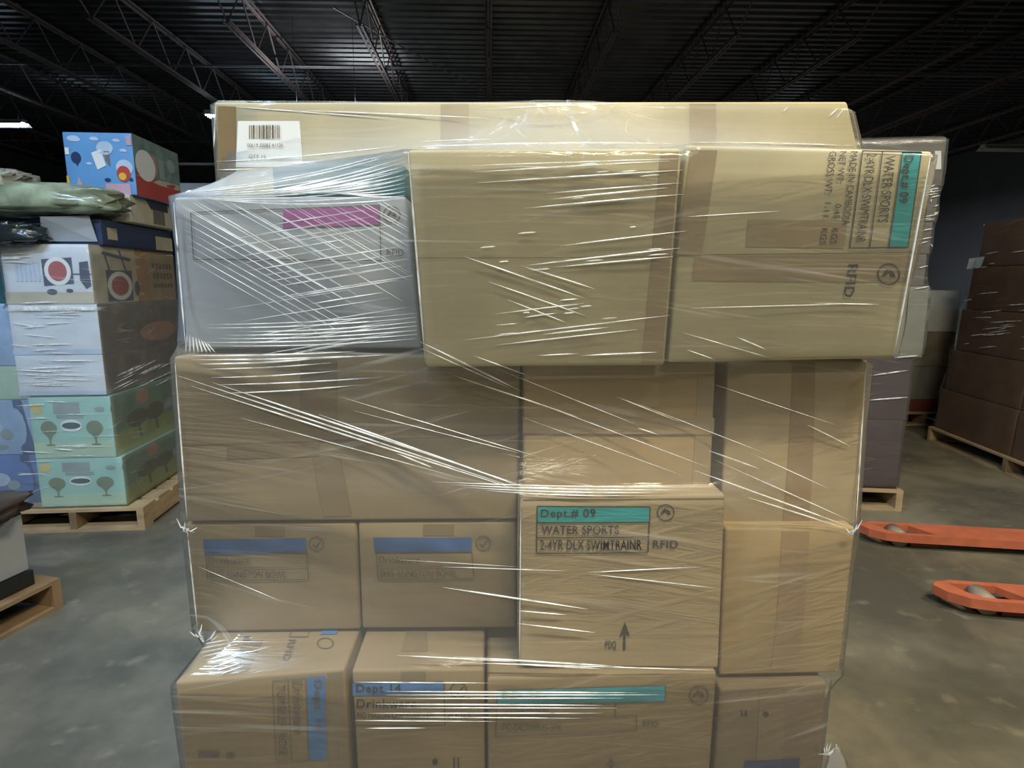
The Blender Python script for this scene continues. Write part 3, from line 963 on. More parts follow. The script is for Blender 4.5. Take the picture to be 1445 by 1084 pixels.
# teal labelled carton
p = Print(c_w.f); p.fill([(758, 714), (917, 715), (916, 736), (758, 737)]); p.build('color_band', M['teal'], c_w.root, 'teal printed band')
p = Print(c_w.f, 0.002)
p.frame([(758, 714), (917, 715), (914, 779), (757, 780)], 1.6); p.line((758, 737), (916, 736), 1.4); p.line((758, 758), (915, 757), 1.4)
p.text('Dept.# 09', [(763, 718), (840, 717), (840, 733), (763, 732)], True); p.text('WATER SPORTS', rect(764, 741, 873, 753), True); p.text('2-4YR DLX SWIMTRAINR', rect(762, 761, 905, 775), True)
word(c_w, 'RFID', rect(921, 762, 956, 773), True)
p.build('lettering', M['ink'], c_w.root)
emblem(c_w, (939, 723), 12, 'leaf')
p = Print(c_w.f, 0.002); p.text('PDQ', rect(854, 903, 869, 917), True); p.build('lettering', M['ink'], c_w.root)
p = Print(c_w.f, 0.002); p.line((880.5, 917), (881, 890), 3.2); p.poly([(873, 900), (881.5, 877), (889, 898), (881, 892)]); p.build('arrow_mark', M['ink'], c_w.root)
c_w.seam((738, 705), (1022, 703), 1.3)
# bottom corner carton: front label turned sideways, printed top
p = Print(c_b1.f); p.fill([(434, 955), (459, 953), (461, 1071), (436, 1072)]); p.build('color_band', M['blue_b'], c_b1.root, 'blue printed band')
p = Print(c_b1.f, 0.002)
p.frame([(385, 960), (432, 956), (436, 1072), (390, 1073)], 1.2); p.line((407, 958), (412, 1072), 1.1)
V90 = lambda x0, x1, y0, y1, sl: [(x1, y0), (x1 + sl, y1), (x0 + sl, y1), (x0, y0)]
p.text('Dept. 14', V90(440, 454, 958, 1030, 2), True); p.text('Drinkware', V90(413, 427, 960, 1035, 2)); p.text('TUMBLER ROSE', V90(391, 403, 964, 1066, 3))
p.build('lettering', M['ink_soft'], c_b1.root)
p = Print(c_b1.f, 0.002); p.ellipse((325, 1065), 7, 4); p.build('round_mark', M['ink_soft'], c_b1.root); p = Print(c_b1.f, 0.002); p.fill(rect(280, 1059, 310, 1067), 1); p.build('handling_marks', M['ink_soft'], c_b1.root)
def top_print(c, name, mat, fn):
    q = Print(c.top, 0.002); fn(q); q.build(name, mat, c.root)
top_print(c_b1, 'color_band', M['blue_b'], lambda q: q.fill([(455, 889), (478, 888), (475, 896), (452, 897)]))
def _b1(q):
    q.text('RFID', [(418, 904), (408, 934), (398, 934), (408, 904)], True); q.ellipse((459, 909), 12, 8, hole=0.85); q.fill([(345, 899), (355, 899), (352, 906), (342, 906)], 1)
    q.frame([(412, 890), (437, 890), (434, 900), (408, 900)], 1.0)
top_print(c_b1, 'lettering', M['ink_soft'], _b1)
c_b1.tape([(346, 905), (372, 904), (350, 948), (318, 950)], face=c_b1.top, mat=M['tape_g'])
c_b1.tape([(462, 950), (484, 948), (486, 1083), (464, 1084)], mat=M['tape_g'])
# second bottom carton
p = Print(c_b2.f); p.fill([(497, 962), (627, 961), (627, 979), (497, 981)]); p.build('color_band', M['blue_b'], c_b2.root, 'blue printed band')
p = Print(c_b2.f, 0.002)
p.frame([(497, 962), (627, 961), (628, 1022), (499, 1022)], 1.0)
p.text('Dept 14', rect(503, 964, 566, 979), True); p.text('Drinkware', rect(504, 985, 588, 998), True); p.text('BIG MASON CUP ROSE TEAL', rect(504, 1004, 616, 1012)); word(c_b2, 'RFID', rect(633, 1006, 664, 1013))
emblem(c_b2, (647, 973), 11.5, 'tick')
p.build('lettering', M['ink'], c_b2.root)
p = Print(c_b2.f, 0.002); p.ellipse((614, 1074), 4, 4.5); p.build('round_mark', M['ink'], c_b2.root); p = Print(c_b2.f, 0.002); p.line((641, 1068), (641, 1083), 2); p.line((647, 1068), (647, 1083), 2)
p.build('handling_marks', M['ink'], c_b2.root)
c_b2.tape([(574, 889), (602, 889), (604, 920), (566, 920)], face=c_b2.top, mat=M['tape_g']); c_b2.tape([(566, 948), (600, 947), (600, 961), (566, 962)], mat=M['tape_g'])
# long teal bar carton
p = Print(c_b3.f); p.fill([(701, 973), (939, 966), (938, 989), (701, 993)]); p.build('color_band', M['teal_b'], c_b3.root, 'long teal printed band')
p = Print(c_b3.f, 0.002)
p.frame([(701, 973), (939, 966), (938, 989), (701, 993)], 1.2); p.line((868, 990), (868, 1012), 1.1); p.line((701, 993), (700, 1037), 1.2); p.frame([(700, 1012), (898, 1009), (898, 1029), (699, 1038)], 1.1)
p.text('Dept.# 09', rect(709, 976, 770, 986), True); p.text('WATER SPORTS', rect(709, 999, 774, 1006)); p.text('PC-OCTOPUS-3PK', rect(709, 1020, 793, 1030)); word(c_b3, 'RFID', rect(907, 1016, 929, 1024), False, 'ink_soft')
emblem(c_b3, (986, 980), 13.5, 'leaf', 'ink_soft')
p.build('lettering', M['ink_soft'], c_b3.root)
p = Print(c_b3.f, 0.002); p.line((862, 1090), (862, 1076), 2.5); p.poly([(856, 1079), (862, 1069), (868, 1079)])
p.build('arrow_mark', M['ink_soft'], c_b3.root)
# dull corner carton
p = Print(c_b4.f); p.fill([(1050, 1073), (1128, 1069), (1127, 1090), (1048, 1092)]); p.build('color_band', M['navy'], c_b4.root, 'dark navy printed band')
p = Print(c_b4.f, 0.002); p.ellipse((1080, 1007), 4.2, 4.2); p.build('round_mark', M['ink'], c_b4.root); p = Print(c_b4.f, 0.002); p.line((1046, 1002), (1046, 1010), 2.4); p.line((1052, 1001), (1052, 1010), 2.4); p.build('handling_marks', M['ink'], c_b4.root)
c_b4.tape([(1072, 974), (1108, 972), (1104, 1085), (1066, 1086)], mat=M['tape_g'])

# ---- film of the main stack
fm, bvh, org = wrap(MAIN, 0.30, min(long_c[0].z, long_c[1].z) - 0.001, lam=0.06, amp=0.001, gather=True)
C_ = lambda a, b, r=0.0011, sag=0, mi=1: crease(fm, bvh, a, b, r, 14, sag, mi=mi)
rr = random.Random(11)
# fan over the whitish carton
for i in range(23):
    x0, y0 = 250 + 13 * i + rr.uniform(-3, 3), 282 + rr.uniform(-3, 8)
    L = rr.uniform(110, 230)
    C_((x0, y0), (min(577, x0 + L), y0 + (min(577, x0 + L) - x0) * rr.uniform(0.55, 0.60)), rr.uniform(0.0005, 0.0010), 0, 2)
for i in range(8):
    x0, y0 = 257 + 2 * i, 292 + 11 * i
    L = rr.uniform(150, 250)
    C_((x0, y0), (x0 + L, y0 + L * 0.57), rr.uniform(0.0006, 0.001), 0, 1 + i % 2)
for i in range(10):
    C_((300 + 18 * i, 281 - 2 * i), (572, 222 + 6 * i), rr.uniform(0.0010, 0.0018), 8)
for i in range(8):
    C_((264 + 4 * i, 470 + 2 * i), (262 + 6 * i, 498), 0.0010, 0, 2)
for i in range(24):
    y0 = 300 + i * 8 + rr.uniform(-4, 4); x1 = rr.uniform(500, 584); L = rr.uniform(70, 230)
    C_((x1 - L, y0 + L * 0.16), (x1, y0), rr.uniform(0.0005, 0.0011), 0, 1 + i % 2)
for i in range(9):
    C_((255 + i * 4, 270 + i * 1.2), (570 - rr.uniform(0, 40), 216 + i * 8), rr.uniform(0.0008, 0.0016), 9)
for i in range(7):
    C_((280 + rr.uniform(0, 60), 488 - i * 5), (588, 478 - i * 6), rr.uniform(0.0007, 0.0013), 4)
# level folds over the top edge of the grey brown carton
for i, y0 in enumerate((502, 508, 514, 521, 533, 543, 555)):
    C_((262 + i * 9, y0), (rr.uniform(420, 592), y0 - 6 - i), 0.0010 if i > 2 else 0.0015, 2)
# jutting carton
for a, b, r in (((660, 234), (960, 224), .8), ((670, 243), (945, 227), 1.2), ((675, 258), (963, 240), 1.2), ((770, 273), (962, 258), .9), ((780, 281), (942, 265), 1.3), ((740, 294), (965, 274), 1.2),
                ((790, 347), (968, 326), 1.0), ((740, 375), (960, 350), 1.2), ((785, 377), (950, 362), 1.0), ((655, 362), (825, 421), 1.1), ((735, 375), (840, 408), 1.2), ((690, 398), (830, 447), .9),
                ((716, 423), (800, 456), .9), ((700, 443), (825, 428), .8), ((740, 448), (785, 442), .8), ((655, 480), (945, 445), .9), ((765, 472), (858, 462), 1.1), ((700, 487), (900, 465), .8),
                ((760, 502), (815, 499), .8), ((820, 502), (928, 497), 1.2), ((592, 482), (735, 552), 1.2), ((595, 492), (720, 548), .8), ((668, 502), (745, 530), .8)):
    C_(a, b, r * 0.001)
for i in range(22):
    x0, y0 = rr.uniform(640, 930), rr.uniform(225, 500); L = rr.uniform(8, 30)
    C_((x0, y0), (x0 + L, y0 - L * 0.08), rr.uniform(0.0006, 0.0011))
# sideways carton
for a, b, r in (((970, 306), (1100, 298), .6), ((975, 435), (1240, 428), .6), ((1040, 476), (1080, 493), 1.0), ((965, 470), (1110, 512), .6), ((970, 494), (1010, 508), .7), ((1150, 428), (1240, 430), .8)):
    C_(a, b, r * 0.001)
# drape above the upper cartons
for a, b, r, s in (((580, 208), (960, 203), 1.6, -3), ((970, 201), (1300, 210), 1.3, -2), ((590, 200), (700, 196), 1.2, 0), ((430, 156), (690, 167), 1.2, 0), ((320, 150), (560, 168), .9, 0), ((678, 154), (885, 146), 1.2, 0),
                   ((305, 228), (560, 206), 1.3, 3), ((305, 240), (500, 226), .9, 3), ((1105, 158), (1125, 138), 1.3, 0), ((1155, 147), (1165, 137), 1.0, 0), ((1170, 165), (1190, 145), 1.4, 0), ((1180, 168), (1195, 148), 1.2, 0)):
    C_(a, b, r * 0.001, s)
# bold bundle sweeping to the teal labelled carton
for a, b, r in (((250, 530), (732, 690), 1.1), ((270, 545), (736, 693), 1.4), ((300, 540), (742, 687), 1.5), ((340, 590), (640, 672), .8), ((450, 585), (745, 690), 1.6), ((480, 560), (760, 645), .7), ((500, 580), (735, 640), .7), ((560, 640), (610, 660), 1.4)):
    C_(a, b, r * 0.001)
for i, y0 in enumerate((684, 688, 692, 696)):
    C_((610 + 25 * i, y0 - 4), (1010 - 40 * i, y0 + 3), 0.0012, 3)
# bundles over the shaded and edge cartons
for a, b, r in (((640, 530), (820, 590), .9), ((700, 520), (900, 600), .6), ((735, 560), (1000, 660), .7), ((740, 590), (960, 670), .6), ((870, 560), (960, 596), .8), ((900, 570), (1080, 640), .6),
                ((1000, 636), (1072, 662), 1.3), ((980, 664), (1195, 742), 1.4), ((1055, 702), (1190, 745), 1.2), ((1010, 650), (1200, 735), .8), ((1140, 600), (1200, 630), .8), ((1060, 640), (1170, 690), .7), ((1000, 540), (1180, 600), .5), ((900, 604), (930, 614), .9)):
    C_(a, b, r * 0.001)
# bowl cartons and teal labelled carton
for a, b, r in (((625, 829), (830, 860), 1.5), ((730, 862), (800, 868), 1.0), ((625, 800), (800, 806), .7), ((730, 880), (840, 893), 1.2), ((830, 808), (990, 800), .8), ((830, 810), (1010, 830), .7), ((560, 790), (730, 800), .5), ((280, 800), (400, 850), .5)):
    C_(a, b, r * 0.001)
# foot of the teal labelled carton and the bottom row
for a, b, r in (((640, 927), (880, 941), 1.4), ((640, 935), (1010, 946), 1.0), ((720, 937), (850, 944), 1.5), ((560, 925), (730, 934), 1.2)):
    C_(a, b, r * 0.001)
for i, (y0, x0, x1) in enumerate(((976, 545, 900), (981, 545, 930), (986, 560, 880), (994, 530, 850), (999, 560, 870), (1007, 520, 850), (1012, 560, 820), (1017, 500, 700), (1028, 515, 600), (963, 500, 690))):
    C_((x0, y0), (x1, y0 + rr.uniform(-1, 2)), rr.uniform(0.0008, 0.0013))
for i in range(9):
    C_((270 + i * 5, 912 + i * 5), (322 + i * 3, 903 + i * 4.5), 0.0011)
# gathered folds down the corners
for a, b, r in (((245, 285), (262, 490), 1.4), ((576, 215), (600, 512), 1.3), ((247, 512), (264, 735), 1.3), ((264, 745), (279, 890), 1.2), ((1222, 512), (1208, 738), 1.0), ((1313, 222), (1262, 500), 1.3), ((304, 150), (300, 255), 1.4), ((300, 255), (262, 272), 1.5), ((735, 705), (733, 935), .8)):
    C_(a, b, r * 0.001)
# loose bunched tips
for (px, py, Y) in ((285, 884, 1.05), (296, 892, 1.03), (1198, 740, 1.02), (265, 738, 1.05), (1160, 1050, 0.98)):
    b0 = at(px, py + 14, Y - 0.01)
    for k in range(5):
        e = b0 + V((rr.uniform(-0.02, 0.025), -0.008 - 0.01 * rr.random(), rr.uniform(0.012, 0.035)))
        fm.tube([b0 + V((rr.uniform(-.012, .012), 0, 0)), b0.lerp(e, 0.5) + V((0, -0.006, 0)), e], 0.0016, 5, 1, taper=True)
fo = fm.build('stretch_film', [M['film'], M['crease'], M['crease_soft']], None, org, smooth=True)
tag(fo, 'clear creased stretch film wound around the big stack of brown cartons', 'stretch film', 'stretch films')
# loose tail of film at the foot of the stack
m = MB(); b0 = at(1160, 1100, 0.99)
ring = 9
for j in range(7):
    t = j / 6
    for i in range(ring):
        a = 2 * math.pi * i / ring
        r = 0.028 * (1 - t) ** 0.7 * (1 + 0.35 * noise.noise(V((i * 1.3, j * 0.9, 3)))) + 0.001
        m.v.append(b0 + V((math.cos(a) * r - 0.008 * t + 0.03, math.sin(a) * r * 0.6, 0.075 * t)))
for j in range(6):
    for i in range(ring):
        k = (i + 1) % ring
        m.f.append((j * ring + i, j * ring + k, (j + 1) * ring + k, (j + 1) * ring + i)); m.m.append(0)
m.f.append(tuple(6 * ring + i for i in range(ring))); m.m.append(0)
tail = m.build('film_tail', M['film_heavy'], fo, smooth=True)

# ================================================================== TOWER OF PICTURE CARTONS (left)
Zv = V((0, 0, 1))
Cc = at_z(205, 748, 0)
uB = (at_z(259, 706, 0) - Cc).normalized()
uB = V((uB.x, uB.y, 0)).normalized()
uL = V((-uB.y, uB.x, 0))
Ct = Cc + uL * 0.11 + uB * 0.04
pallet('pale wooden pallet under the tower of picture cartons', Cc + uL * 0.80, -uL, uB, 0.80, 1.08)
def zat(py, Y):
    return at(700, py, Y).z
def lbox(name, label, cat, a0, a1, b0, b1, z0, z1, mat, group='cartons of the picture tower', origin=None, **kw):
    """a along the front from the corner leftward, b to the back"""
    o = origin or Ct
    TR = o + uL * a0 + uB * b0; TL = o + uL * a1 + uB * b0
    f = [TL + Zv * z1, TR + Zv * z1, TR + Zv * z0, TL + Zv * z0]
    return Carton(name, label, cat, f, uB * (b1 - b0), mat, group, **kw)
def art(face, fn, name, mats, root, label=None, off=OFF):
    p = Print(face, off, px=False); fn(p); return p.build(name, mats, root, label)
zl = [0.142, zat(640, Ct.y), zat(556, Ct.y), zat(428, Ct.y), zat(346, Ct.y), zat(308, Ct.y)]
TOWER = []
for k, lb in ((0, 'mint green picture carton with printed trees, standing on the pale pallet'), (1, 'mint green picture carton with printed trees, second from the pallet')):
    c = lbox('picture_carton', lb, 'carton', 0.03 * k, 0.48, 0, 0.96, zl[k] + 0.001, zl[k + 1] - 0.001, M['mint'])
    TOWER.append(c)
    def f1(p):
        p.fill(rect(0.01, 0.72, 0.99, 0.99), 3, 0)
        p.ellipse((0.10, 0.18), 0.07, 0.09, 1)
        p.fill(rect(0.30, 0.08, 0.62, 0.26), 2, 2); p.fill(rect(0.33, 0.28, 0.66, 0.34), 2, 2)
        for tx in (0.22, 0.78):
            p.ellipse((tx, 0.50), 0.10, 0.12, 3); p.poly([(tx - 0.07, 0.56), (tx + 0.07, 0.56), (tx, 0.70)], 3); p.line((tx, 0.6), (tx, 0.76), 0.02, 3); p.ellipse((tx, 0.775), 0.06, 0.015, 3)
        p.ellipse((0.50, 0.46), 0.13, 0.10, 4); p.ellipse((0.50, 0.46), 0.115, 0.055, 5); p.ellipse((0.86, 0.2), 0.06, 0.04, 2)
    art(c.f, f1, 'printed_picture', [M['mint_low'], M['sun'], M['grey_p'], M['tree_g'], M['whitep'], M['dark_teal']], c.root)
    def f2(p):
        p.fill(rect(0, 0, 1, 1), 3, 0)
        p.fill(rect(0, 0.62, 1, 1), 3, 1)
        p.ellipse((0.12, 0.2), 0.13, 0.17, 2); p.ellipse((0.12, 0.2), 0.11, 0.14, 0)
        p.ellipse((0.36, 0.17), 0.08, 0.14, 3)
        for tx in (0.28, 0.5):
            p.ellipse((tx, 0.5), 0.13, 0.15, 4); p.line((tx, 0.6), (tx + 0.02, 0.85), 0.03, 4)
        p.fill([(0.62, 0.40), (1.0, 0.30), (1.0, 0.52), (0.62, 0.56)], 2, 5)
    f2_m = [solid('side_mint', (0.15, 0.26, 0.20), 0.5), M['olive'], M['tree_g'], M['peach'], M['tree_b'], M['grey_p']]
    art(c.right, f2, 'printed_side', f2_m, c.root, 'olive printed side', 0.0012)
# white cartons
zc = [zl[2] + 0.012, (zl[2] + zl[3]) / 2 - 0.02, zl[3]]
for k, lb in ((0, 'white carton on the mint green picture cartons'), (1, 'white carton under the red target carton')):
    c = lbox('white_carton', lb, 'carton', 0.045, 0.52, 0, 0.98, zc[k], zc[k + 1] - 0.002, M['white_blue'])
    TOWER.append(c)
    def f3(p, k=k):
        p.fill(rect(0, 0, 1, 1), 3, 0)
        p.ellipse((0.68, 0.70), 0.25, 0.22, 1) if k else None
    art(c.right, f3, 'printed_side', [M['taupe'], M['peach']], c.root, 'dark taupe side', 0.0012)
    art(c.f, lambda p: (p.fill(rect(0.0, 0.90, 1, 1.0), 2, 0), p.line((0.3, 0.2), (0.8, 0.22), 0.03, 0)), 'printed_lines', [M['cloud']], c.root)
# target carton
c = lbox('target_carton', 'white picture carton with a printed red ring target', 'carton', 0.055, 0.52, 0, 0.98, zl[3], zl[4], M['white_blue'])
TOWER.append(c)
def f4(p):
    p.fill(rect(0, 0.80, 1, 1), 3, 4)
    p.fill([(0.46, 0.25), (0.80, 0.22), (0.80, 0.66), (0.46, 0.70)], 2, 0); p.ellipse((0.63, 0.45), 0.15, 0.24, 1); p.ellipse((0.63, 0.45), 0.105, 0.17, 2)
    p.poly([(0.88, 0.3), (0.98, 0.28), (0.99, 0.7), (0.93, 0.75), (0.87, 0.6)], 3); p.line((0.80, 0.5), (1, 0.5), 0.02, 3)
    p.ellipse((0.54, 0.80), 0.06, 0.05, 3); p.ellipse((0.74, 0.78), 0.04, 0.035, 3)
    for q in range(6): p.fill(rect(0.15 + 0.05 * q, 0.3, 0.18 + 0.05 * q, 0.62), 1, 5)
art(c.f, f4, 'printed_picture', [M['navy'], M['whitep'], M['redc'], M['navy'], M['cream'], M['cloud']], c.root)
def f5(p):
    p.fill(rect(0, 0, 1, 1), 3, 0)
    p.fill(rect(0.48, 0, 0.63, 1), 2, 1); p.fill(rect(0.63, 0, 1, 1), 2, 2)
    p.fill(rect(0.14, 0.42, 0.42, 0.98), 2, 3); p.ellipse((0.28, 0.70), 0.135, 0.26, 4); p.ellipse((0.28, 0.70), 0.095, 0.18, 5)
    p.line((0.12, 0.12), (0.42, 0.22), 0.06, 3); p.line((0.14, 0.1), (0.18, 0.45), 0.02, 3); p.line((0.3, 0.05), (0.36, 0.45), 0.02, 3); p.ellipse((0.47, 0.75), 0.03, 0.14, 3)
    for a, b in ((0.25, 0.36), (0.44, 0.56), (0.66, 0.74)):
        for q in range(6): p.fill(rect(0.69 + q * 0.048, a, 0.72 + q * 0.048, b), 1, 6)
art(c.right, f5, 'printed_side', [M['cream'], M['orange_k'], M['kraft_a'], M['navy'], M['whitep'], M['redc'], M['ink_soft']], c.root, 'cream and kraft side with red ring target', 0.0012)
# navy carton
c = lbox('navy_carton', 'dark navy carton with a raised white flap, on the red target carton', 'carton', 0.03, 0.44, 0.10, 0.94, zl[4] + 0.001, zl[5], M['navy'])
TOWER.append(c)
art(c.right, lambda p: p.fill(rect(0.06, 0.3, 0.18, 0.75), 1), 'price_sticker', [M['cream']], c.root)
art(c.right, lambda p: p.fill(rect(0.72, 0.35, 1, 0.95), 1), 'white_panel', [M['cream']], c.root)
m = MB(); t0 = Ct + uL * 0.05 + uB * 0.085 + Zv * (zl[4] + 0.02)
q = [t0, t0 + uL * 0.30, t0 + uL * 0.26 - uB * 0.05 + Zv * 0.13, t0 + uL * 0.02 - uB * 0.02 + Zv * 0.14]
n = uB * 0.004
m.hexa([q[0], q[1], q[1] + n, q[0] + n, q[3], q[2], q[2] + n, q[3] + n]); o = m.build('flap', M['white_board'], c.root); o['label'] = 'raised white flap'
# cream carton and the sky blue picture carton
z6 = zl[5] + 0.002
tb = 0.34
Yt = (Ct + uB * tb).y
c = lbox('cream_carton', 'cream carton between the navy carton and the sky blue picture carton', 'carton', -0.03, 0.40, tb - 0.02, 0.94, z6, zat(278, Yt), M['cream'])
TOWER.append(c)
art(c.right, lambda p: (p.fill([(0.30, 0.0), (0.75, 0.0), (0.75, 0.35), (0.38, 0.35)], 1, 0), p.fill(rect(0.42, 0.35, 0.66, 0.9), 1, 1)), 'printed_side', [M['black'], M['taupe']], c.root)
zt0, zt1 = zat(278, Yt) + 0.001, zat(192, Yt)
c = lbox('sky_blue_carton', 'sky blue picture carton with balloons and clouds on top of the tower', 'carton', -0.065, 0.325, tb, 0.93, zt0, zt1, M['sky'])
TOWER.append(c)
def f6(p):
    for x, y, r in ((0.15, 0.10, 0.09), (0.45, 0.10, 0.06), (0.77, 0.12, 0.05), (0.86, 0.28, 0.05), (0.35, 0.50, 0.04)):
        p.ellipse((x, y), r, r * 0.5, 0); p.ellipse((x + r * 0.5, y + r * 0.2), r * 0.7, r * 0.35, 0)
    p.ellipse((0.17, 0.41), 0.075, 0.095, 1); p.poly([(0.16, 0.50), (0.20, 0.50), (0.18, 0.55)], 1)
    p.ellipse((0.60, 0.25), 0.12, 0.11, 0); p.poly([(0.58, 0.30), (0.66, 0.30), (0.66, 0.55), (0.60, 0.45)], 6)
    p.poly([(0.40, 0.33), (0.54, 0.27), (0.60, 0.53), (0.47, 0.60)], 2)
    p.ellipse((0.86, 0.56), 0.12, 0.13, 0); p.ellipse((0.84, 0.66), 0.10, 0.13, 3); p.ellipse((0.82, 0.70), 0.055, 0.06, 4); p.ellipse((0.94, 0.75), 0.03, 0.03, 1)
    p.ellipse((0.60, 0.76), 0.045, 0.03, 1); p.poly([(0.10, 0.98), (0.18, 0.72), (0.28, 0.98)], 5); p.fill(rect(0.56, 0.82, 0.92, 1), 2, 5); p.fill(rect(0.0, 0.7, 0.04, 1.0), 1, 4); p.fill(rect(0.92, 0.05, 0.99, 0.2), 1, 5)
    p.fill(rect(0.02, 0.25, 0.08, 0.36), 1, 2)
art(c.f, f6, 'printed_picture', [M['cloud'], M['navy'], M['whitep'], M['red'], M['yellow'], M['pink'], M['taupe']], c.root)
def f7(p):
    p.fill(rect(0, 0, 1, 1), 3, 0); p.fill([(0, 0.62), (1, 0.62), (1, 1), (0, 1)], 3, 1)
    p.ellipse((0.22, 0.46), 0.20, 0.26, 2); p.poly([(0.36, 0.2), (0.46, 0.25), (0.46, 0.58), (0.40, 0.55)], 3); p.fill(rect(0.50, 0.25, 0.62, 0.6), 1, 4); p.ellipse((0.8, 0.3), 0.1, 0.12, 4)
    p.poly([(0.0, 0.66), (0.5, 0.72), (1.0, 0.70), (1.0, 0.60), (0.6, 0.62)], 5)
art(c.right, f7, 'printed_side', [M['sage'], M['red'], M['whitep'], M['peach'], M['grey_p'], M['cream']], c.root, 'grey green printed side with a red lower half', 0.0012)

# crumpled bags
def blob(name, label, cat, c, ax, ay, az, mat, seed, amp=0.25, group=None):
    m = MB(); nu, nv = 36, 20
    for j in range(nv + 1):
        for i in range(nu):
            th = 2 * math.pi * i / nu; ph = math.pi * (j / nv - 0.5)
            d = V((math.cos(ph) * math.cos(th), math.cos(ph) * math.sin(th), math.sin(ph)))
            d = V(tuple(math.copysign(abs(x) ** 0.6, x) for x in d))
            k = 1 + amp * noise.fractal(d * 2.2 + V((seed, 0, 0)), 0.6, 2.0, 4)
            m.v.append(V(c) + (ax * d.x + ay * d.y + az * d.z) * k)
    for j in range(nv):
        for i in range(nu):
            k = (i + 1) % nu
            m.f.append((j * nu + i, j * nu + k, (j + 1) * nu + k, (j + 1) * nu + i)); m.m.append(0)
    o = m.build(name, mat, None, V(c) - az, smooth=True)
    return tag(o, label, cat, group)
gz = zl[5]
g0 = Ct + uL * 0.22 + uB * 0.13
blob('plastic_bag', 'crumpled green plastic bag in front of the sky blue picture carton', 'bag', g0 + Zv * (gz + 0.10) + uL * 0.16, uL * 0.46, uB * 0.16, Zv * 0.085, M['green_bag'], 2, 0.18)
blob('plastic_bag', 'dark glossy plastic bag under the green bag', 'bag', Ct + uL * 0.62 + uB * 0.02 + Zv * (zl[4] + 0.05), uL * 0.34, uB * 0.14, Zv * 0.065, M['dark_bag'], 5)
blob('folded_sheet', 'pale grey folded sheet lying behind the green bag', 'sheet', Ct + uL * 0.72 + uB * 0.12 + Zv * (gz + 0.19), uL * 0.33, uB * 0.14, Zv * 0.075, M['grey_sheet'], 9)

# neighbouring stack of blue cartons
Cn = Ct + uL * 0.535 + uB * 0.10
NB = []
for k, (z0, z1, mt, lb) in enumerate(((zl[0], zl[1], 'royal', 'royal blue picture carton on its pallet beside the lower mint carton'), (zl[1], zl[2] - 0.03, 'pale_blue', 'pale blue picture carton beside the upper mint carton'),
                                     (zl[2] - 0.03, zl[2] + 0.17, 'mint_low', 'pale green carton on the blue picture cartons'), (zl[2] + 0.17, zl[3], 'pale_blue', 'film covered pale blue carton beside the white cartons'), (zl[3], zl[4], 'dark_teal', 'dark teal carton beside the red target carton'))):
    c = lbox('blue_picture_carton' if k in (0, 1) else 'stacked_carton', lb, 'carton', 0.0, 0.50, 0, 0.6, z0 + 0.001, z1 - 0.001, M[mt], 'cartons beside the picture tower', origin=Cn)
    NB.append(c)
    if k < 2:
        art(c.f, lambda p: (p.poly([(0.80, 0), (0.9, 0), (1.0, 1), (0.84, 1)], 0), p.ellipse((0.55, 0.5), 0.12, 0.14, 1), p.ellipse((0.70, 0.62), 0.07, 0.1, 2), p.ellipse((0.5, 0.85), 0.2, 0.06, 2), p.ellipse((0.25, 0.3), 0.15, 0.1, 1)), 'printed_picture', [M['blue'], M['cloud'], M['grey_p']], c.root)
pallet('wooden pallet under the blue picture cartons', Cc + uL * 1.55 + uB * 0.10, -uL, uB, 0.72, 0.9)
fm, bv, og = wrap(TOWER[:5] + NB[:4], 0.05, zl[4] - 0.02, dz=0.03, step=0.03, lam=0.05, off=0.012, closed=0.05, seed=4, amp=0.004)
rt_ = random.Random(21)
for i in range(26):
    y0 = rt_.uniform(428, 548); x0 = rt_.uniform(0, 70); crease(fm, bv, (x0, y0), (x0 + rt_.uniform(30, 75), y0 + rt_.uniform(-3, 5)), rt_.uniform(0.0015, 0.0035), 8)
for i in range(6):
    crease(fm, bv, (0, 427 + i * 2.2), (150, 430 + i * 1.5), 0.004, 12)
for i in range(14):
    y0 = rt_.uniform(560, 700); x0 = rt_.uniform(20, 120); crease(fm, bv, (x0, y0), (x0 + rt_.uniform(25, 60), y0 + rt_.uniform(-3, 3)), rt_.uniform(0.001, 0.003), 8)
for i in range(12):
    y0 = rt_.uniform(320, 420); crease(fm, bv, (0, y0), (rt_.uniform(20, 60), y0 + rt_.uniform(-3, 3)), 0.003, 8)
for i in range(16):
    x0 = rt_.uniform(150, 225); y0 = rt_.uniform(520, 552); crease(fm, bv, (x0, y0), (x0 + 32, y0 - 16), rt_.uniform(0.0015, 0.003), 6)
tag(fm.build('stretch_film', [M['film_heavy'], M['crease']], None, og, smooth=True), 'cloudy stretch film wound around the tower of picture cartons', 'stretch film', 'stretch films')

# ================================================================== NEAREST STACK AT LOWER LEFT
Pc = at_z(90, 856, 0); Pd = at_z(0, 905, 0)
u1 = (Pd - Pc); u1.z = 0; u1.normalize()      # toward the camera
u2 = V((u1.y, -u1.x, 0))                       # to the left, away
if u2.x > 0: u2 = -u2
D1 = 1.1
front0 = Pc + u1 * D1
pallet('dark worn wooden pallet under the white carton by the aisle', Pc, u1, u2, D1, 1.0, mat='wood_d')
o_ = Pc + u1 * 0.05 + u2 * 0.05
def nbox(name, label, cat, z0, z1, mat, ins=0.0, gr=None):
    TR = o_ + u1 * (D1 - 0.08 - ins) + u2 * ins; TL = TR + u2 * (0.85 - 2 * ins)
    return Carton(name, label, cat, [TL + Zv * z1, TR + Zv * z1, TR + Zv * z0, TL + Zv * z0], -u1 * (D1 - 0.1 - 2 * ins), mat, gr)
zk = at(62, 800, (o_ - u1 * 0).y).z
zt = at(46, 722, o_.y).z
c = nbox('black_tray', 'black carton tray with a white sticker, on the dark worn pallet', 'tray', 0.142, zk, M['black'])
